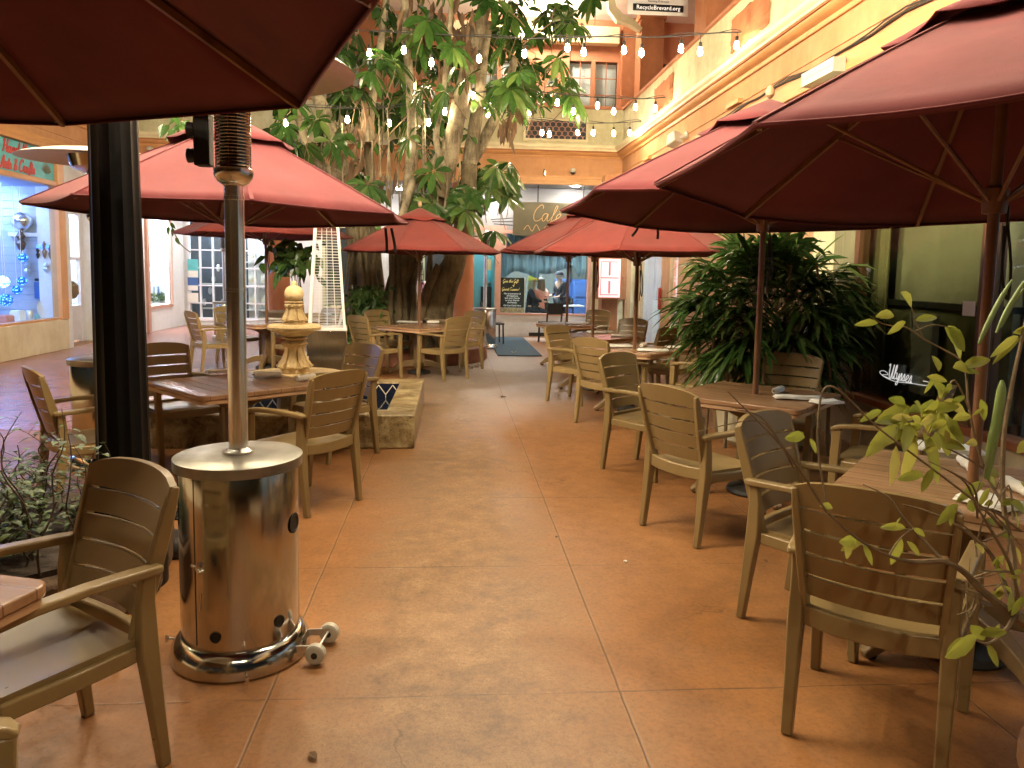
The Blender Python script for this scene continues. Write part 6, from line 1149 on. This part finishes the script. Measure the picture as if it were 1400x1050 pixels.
def bl(px,py,Y): p=D(px,py,Y); return (p.x,p.y,p.z)
Yf=lambda x,xa,ya,xb,yb:ya+(yb-ya)*(x-xa)/(xb-xa)
s1=lambda x:Yf(x,1012,10.25,430,12.4); P1=[(1014,44),(980,45),(930,49),(877,51),(820,50),(755,52),(700,52),(620,48),(540,44),(460,38),(330,20)]
strand('string of bulbs crossing the top of the picture to the right parapet, highest strand',[D(x,y,s1(x)) for x,y in P1],[bl(x,y,s1(x)) for x,y in ((1007,62),(957,70),(931,66),(877,72),(853,68),(798,71),(776,65),(717,73),(655,80),(590,85),(552,68),(505,72))])
s2=lambda x:Yf(x,908,13.95,380,12.6); P2=[(910,133),(880,135),(840,134),(800,132),(760,128),(710,124),(660,126),(600,138),(540,146),(470,148),(390,142),(300,120)]
strand('string of bulbs through the tree to the right parapet, middle strand',[D(x,y,s2(x)) for x,y in P2],[bl(x,y,s2(x)) for x,y in ((896,148),(869,146),(839,152),(817,144),(784,152),(762,140),(706,131),(647,130),(608,152),(586,167),(565,118),(532,168),(475,163),(391,168))])
s3=lambda x:Yf(x,876,15.7,640,14.6); P3=[(877,166),(840,168),(800,168),(760,165),(720,161),(680,150),(640,140)]
strand('short string of bulbs before the fish scale grille, lowest strand',[D(x,y,s3(x)) for x,y in P3],[bl(x,y,s3(x)) for x,y in ((861,181),(839,182),(811,181),(790,181),(751,183),(741,181),(724,153),(694,175),(667,156))],bm='bulbmid')
for yy,lb,zz in ((6.6,'added string of bulbs above the palm side table, unseen over the top of the frame',5.0),(3.9,'added string of bulbs overhead nearer the camera than the other strings, unseen above the frame',5.0),(-1.8,'added string of bulbs behind the camera above the courtyard, unseen',4.9)):  # unseen strands, added to light the umbrella tops and near tables
    pp=[(XR+.0-.02,yy,zz)]+[(XR-1.2-i*1.55,yy,zz-.35*math.sin(PI*(i+1)/8)) for i in range(6)]+[(XL+.02,yy,zz)]
    strand(lb,[V(p) for p in pp],[(1.6-.75*i,yy,None) for i in range(10)] if yy>6 else [(1.1-.7*i,yy,None) for i in range(6)] if yy>0 else [(.5-1.1*i,yy,None) for i in range(2)],dup=False,bm='bulbhi' if yy<0 or yy>6 else 'bulbmax')
# ================================================================== people in the cafe window
def skin(name,pts,edges,rad,mat,parent,sub=1):
    me=bpy.data.meshes.new(name); me.from_pydata(pts,edges,[]); me.materials.append(M[mat]); o=bpy.data.objects.new(name,me); COL.objects.link(o); o.parent=parent
    s=o.modifiers.new('skin','SKIN'); s.use_smooth_shade=True
    for i,r_ in enumerate(rad): me.skin_vertices[0].data[i].radius=(r_ if isinstance(r_,tuple) else (r_,r_))
    me.skin_vertices[0].data[0].use_root=True
    b=o.modifiers.new('sub','SUBSURF'); b.levels=sub; b.render_levels=sub; return o
def person(loc,rz,label,J,clothes,hairf,k=1.04):
    J={a:V(v)*k for a,v in J.items()}
    """J joints: pelvis waist chest neck head top, shL elL wrL, shR elR wrR, hipL knL anL toL, hipR knR anR toR"""
    t=thing('person',label,'person',loc,rz); K=['pelvis','waist','chest','neck','head','top','shL','elL','wrL','haL','shR','elR','wrR','haR','hipL','knL','anL','toL','hipR','knR','anR','toR']
    P=[V(J[k]) for k in K]; I={k:i for i,k in enumerate(K)}
    E=[('pelvis','waist'),('waist','chest'),('chest','neck'),('neck','head'),('head','top'),('chest','shL'),('shL','elL'),('elL','wrL'),('wrL','haL'),('chest','shR'),('shR','elR'),('elR','wrR'),('wrR','haR'),('pelvis','hipL'),('hipL','knL'),('knL','anL'),('anL','toL'),('pelvis','hipR'),('hipR','knR'),('knR','anR'),('anR','toR')]
    rad={'pelvis':(.13,.10),'waist':(.12,.09),'chest':(.15,.10),'neck':.052,'head':.088,'top':.062,'shL':.062,'shR':.062,'elL':.042,'elR':.042,'wrL':.029,'wrR':.029,'haL':.034,'haR':.034,'hipL':.09,'hipR':.09,'knL':.062,'knR':.062,'anL':.042,'anR':.042,'toL':.034,'toR':.034}
    rl=[rad[k] for k in K]; ed=[(I[a],I[b]) for a,b in E]; pts=list(P)
    for s in ('L','R'):
        w_=V(J['wr'+s]);h=V(J['ha'+s]); d=(h-w_).normalized(); sd=d.cross(V((0,0,1))); sd=sd.normalized() if sd.length>.1 else V((1,0,0))
        for k,(off,ln) in enumerate(((-.027,.06),(-.010,.075),(.008,.07),(.025,.055))):
            pts.append(h+d*.03+sd*off); rl.append(.010); ed.append((I['ha'+s],len(pts)-1)); pts.append(h+d*(.03+ln)+sd*off*1.2+V((0,0,-.012))); rl.append(.008); ed.append((len(pts)-2,len(pts)-1))
        pts.append(w_+d*.02+sd*-.045); rl.append(.011); ed.append((I['wr'+s],len(pts)-1)); pts.append(w_+d*.06+sd*-.062); rl.append(.009); ed.append((len(pts)-2,len(pts)-1))
    skin('body',pts,ed,rl,'skin',t,1)
    tp,bt=clothes
    ck=['waist','pelvis','chest','shL','elL','shR','elR','wrL','wrR']; pk=[V(J[k]) for k in ck]; pk[7]=V(J['elL']).lerp(V(J['wrL']),.85); pk[8]=V(J['elR']).lerp(V(J['wrR']),.85)
    skin('shirt',pk,[(0,1),(0,2),(2,3),(3,4),(2,5),(5,6),(4,7),(6,8)],[(.145,.115),(.15,.12),(.17,.12),.08,.058,.08,.058,.044,.044],tp,t,1)
    lk=['pelvis','hipL','knL','anL','hipR','knR','anR']; skin('trousers',[V(J[k]) for k in lk],[(0,1),(1,2),(2,3),(0,4),(4,5),(5,6)],[(.14,.12),.105,.078,.06,.105,.078,.06],bt,t,1)
    hd=V(J['head']); hp=V(J['top']); m=MB(); hairf(m,hd,hp,t)
    f=V((0,1,0)); m=MB()
    for s in (-1,1): m.lathe([(0,-.008),(.009,0),(0,.008)],8,tuple(hd+V((s*.032,.082,.02))))
    m.build('eyes','black',t); m=MB(); m.lathe([(.012,-.02),(.014,-.01),(.004,.02),(0,.025)],8,tuple(hd+V((0,.092,-.005)))); m.build('nose','skin',t); m=MB().tube([hd+V((-.022,.082,-.045)),hd+V((0,.09,-.047)),hd+V((.022,.082,-.045))],.006,6); m.build('mouth','salmon',t)
    m=MB(); 
    for s in (-1,1): m.lathe([(0,-.03),(.014,-.015),(.017,.012),(0,.03)],8,tuple(hd+V((s*.088,0,.0))))
    m.build('ears','skin',t)
    return t
def stand(dz=0): return dict(pelvis=(0,0,.92),waist=(0,0,1.06),chest=(0,.01,1.28),neck=(0,.02,1.43),head=(0,.05,1.55),top=(0,.04,1.62),shL=(-.19,0,1.36),elL=(-.25,.02,1.09),wrL=(-.2,.2,.98),haL=(-.17,.27,.98),shR=(.19,0,1.36),elR=(.25,.02,1.09),wrR=(.2,.2,1.0),haR=(.17,.27,1.0),hipL=(-.09,0,.88),knL=(-.1,.02,.48),anL=(-.1,-.01,.08),toL=(-.11,.13,.04),hipR=(.09,0,.88),knR=(.1,.02,.48),anR=(.1,-.01,.08),toR=(.11,.13,.04))
def hair_long(mat,hat=None):
    def f(m,hd,hp,t):
        m.lathe([(.0,.15),(.07,.13),(.105,.07),(.108,0),(.115,-.08),(.125,-.17),(.10,-.24),(.06,-.26)],22,tuple(hd+V((0,-.03,0))),mod=lambda th,z:(1-.28*max(0,math.sin(th)) if z<.06 else 1)); m.build('hair',mat,t,60)
        if hat:
            m=MB(); m.lathe([(.118,.05),(.12,.09),(.085,.20),(.03,.24),(0,.245)],20,tuple(hd+V((0,-.02,0)))); m.build('paper_hat',hat,t,50)
    return f
def hair_cap(m,hd,hp,t):
    m.lathe([(.0,.135),(.06,.125),(.098,.08),(.106,.04),(.107,.03)],22,tuple(hd+V((0,-.01,0)))); m.bar([hd+V((0,.07,.05)),hd+V((0,.18,.035))],[(.075,.006),(.05,.004)],(1,0,0)); m.build('cap','charcoal',t,50); m=MB().lathe([(.10,.03),(.10,-.03),(.085,-.06)],20,tuple(hd+V((0,-.02,0)))); m.build('hair','alu',t)
mp=G(768,440); J=stand(); person((D(766,400,20.3).x,20.3,.03),R(115),'man in dark shirt and cap standing at the right inside the cafe',J,('charcoal','navy'),hair_cap,.95)
J=dict(pelvis=(0,0,.60),waist=(0,.01,.76),chest=(0,.03,.98),neck=(0,.04,1.14),head=(0,.07,1.27),top=(0,.06,1.34),shL=(-.18,.02,1.07),elL=(-.22,.14,.84),wrL=(-.12,.34,.80),haL=(-.08,.41,.80),shR=(.18,.02,1.07),elR=(.22,.14,.84),wrR=(.12,.34,.80),haR=(.08,.41,.80),hipL=(-.09,.02,.57),knL=(-.1,.42,.56),anL=(-.1,.42,.14),toL=(-.1,.55,.08),hipR=(.09,.02,.57),knR=(.1,.42,.56),anR=(.1,.42,.14),toR=(.1,.55,.08))
person((D(741,400,19.95).x,19.95,.0),R(42),'woman in a salmon pink shirt sitting with long brown hair in the cafe window',J,('salmon','navy'),hair_long('hairbrown'))
JW=dict(J); JW.update(elL=(-.2,.16,.86),wrL=(-.05,.34,.92),haL=(.0,.40,.94))
person((D(725,400,20.0).x,20.0,.0),R(-100),'woman in black with a yellow paper hat sitting inside the cafe',JW,('navy','navy'),hair_long('hair','yellow'),1.05)
t=thing('bar_stool','dark stool under the woman in the salmon pink shirt','stool',(D(741,400,19.95).x,19.95,0)); MB().lathe([(.19,.44),(.2,.46),(.2,.50),(.17,.52),(0,.52)],24).build('seat','black',t)
for k in range(4): a=PI/4+PI/2*k; MB().bar([(.2*math.cos(a),.2*math.sin(a),0),(.13*math.cos(a),.13*math.sin(a),.45)],(.014,.014),(1,0,0)).build('leg','black',t)
_kc.clear(); s2_=copy_tree(t); s2_.location=(D(725,400,20.0).x,20.0,0); s2_['label']='dark stool under the woman with the yellow paper hat'; t['group']=s2_['group']='stools in the cafe window'
# ================================================================== cafe tables inside
t=thing('cafe_table','dining table with white cloth inside the cafe behind the window','table',(3.0,20.1,0)); MB().box((0,0,.735),(.8,.7,.03)).build('tabletop','white',t,40,.01); MB().lathe([(.25,0),(.25,.03),(.04,.05),(.04,.72)],20).build('pedestal','black',t)
for k in range(4): o=MB().lathe([(.03,0),(.032,.004),(.006,.01),(.006,.08),(.035,.12),(.04,.18),(.036,.2)],14).build('wine_glass','glass'); o.location=(2.75+.16*k,20.0+.12*(k%2),.752); tag(o,['wine glass, leftmost on the cafe table','wine glass second from left on the cafe table','wine glass third from left on the cafe table','wine glass, rightmost on the cafe table'][k],'glass','wine glasses on the cafe table')
# ================================================================== moonlight
sd=bpy.data.lights.new('sun','SUN'); sd.energy=SUN; sd.angle=R(12); sd.color=(1,.86,.68); so=bpy.data.objects.new('sun',sd); COL.objects.link(so); so.rotation_euler=(R(25),0,R(160))
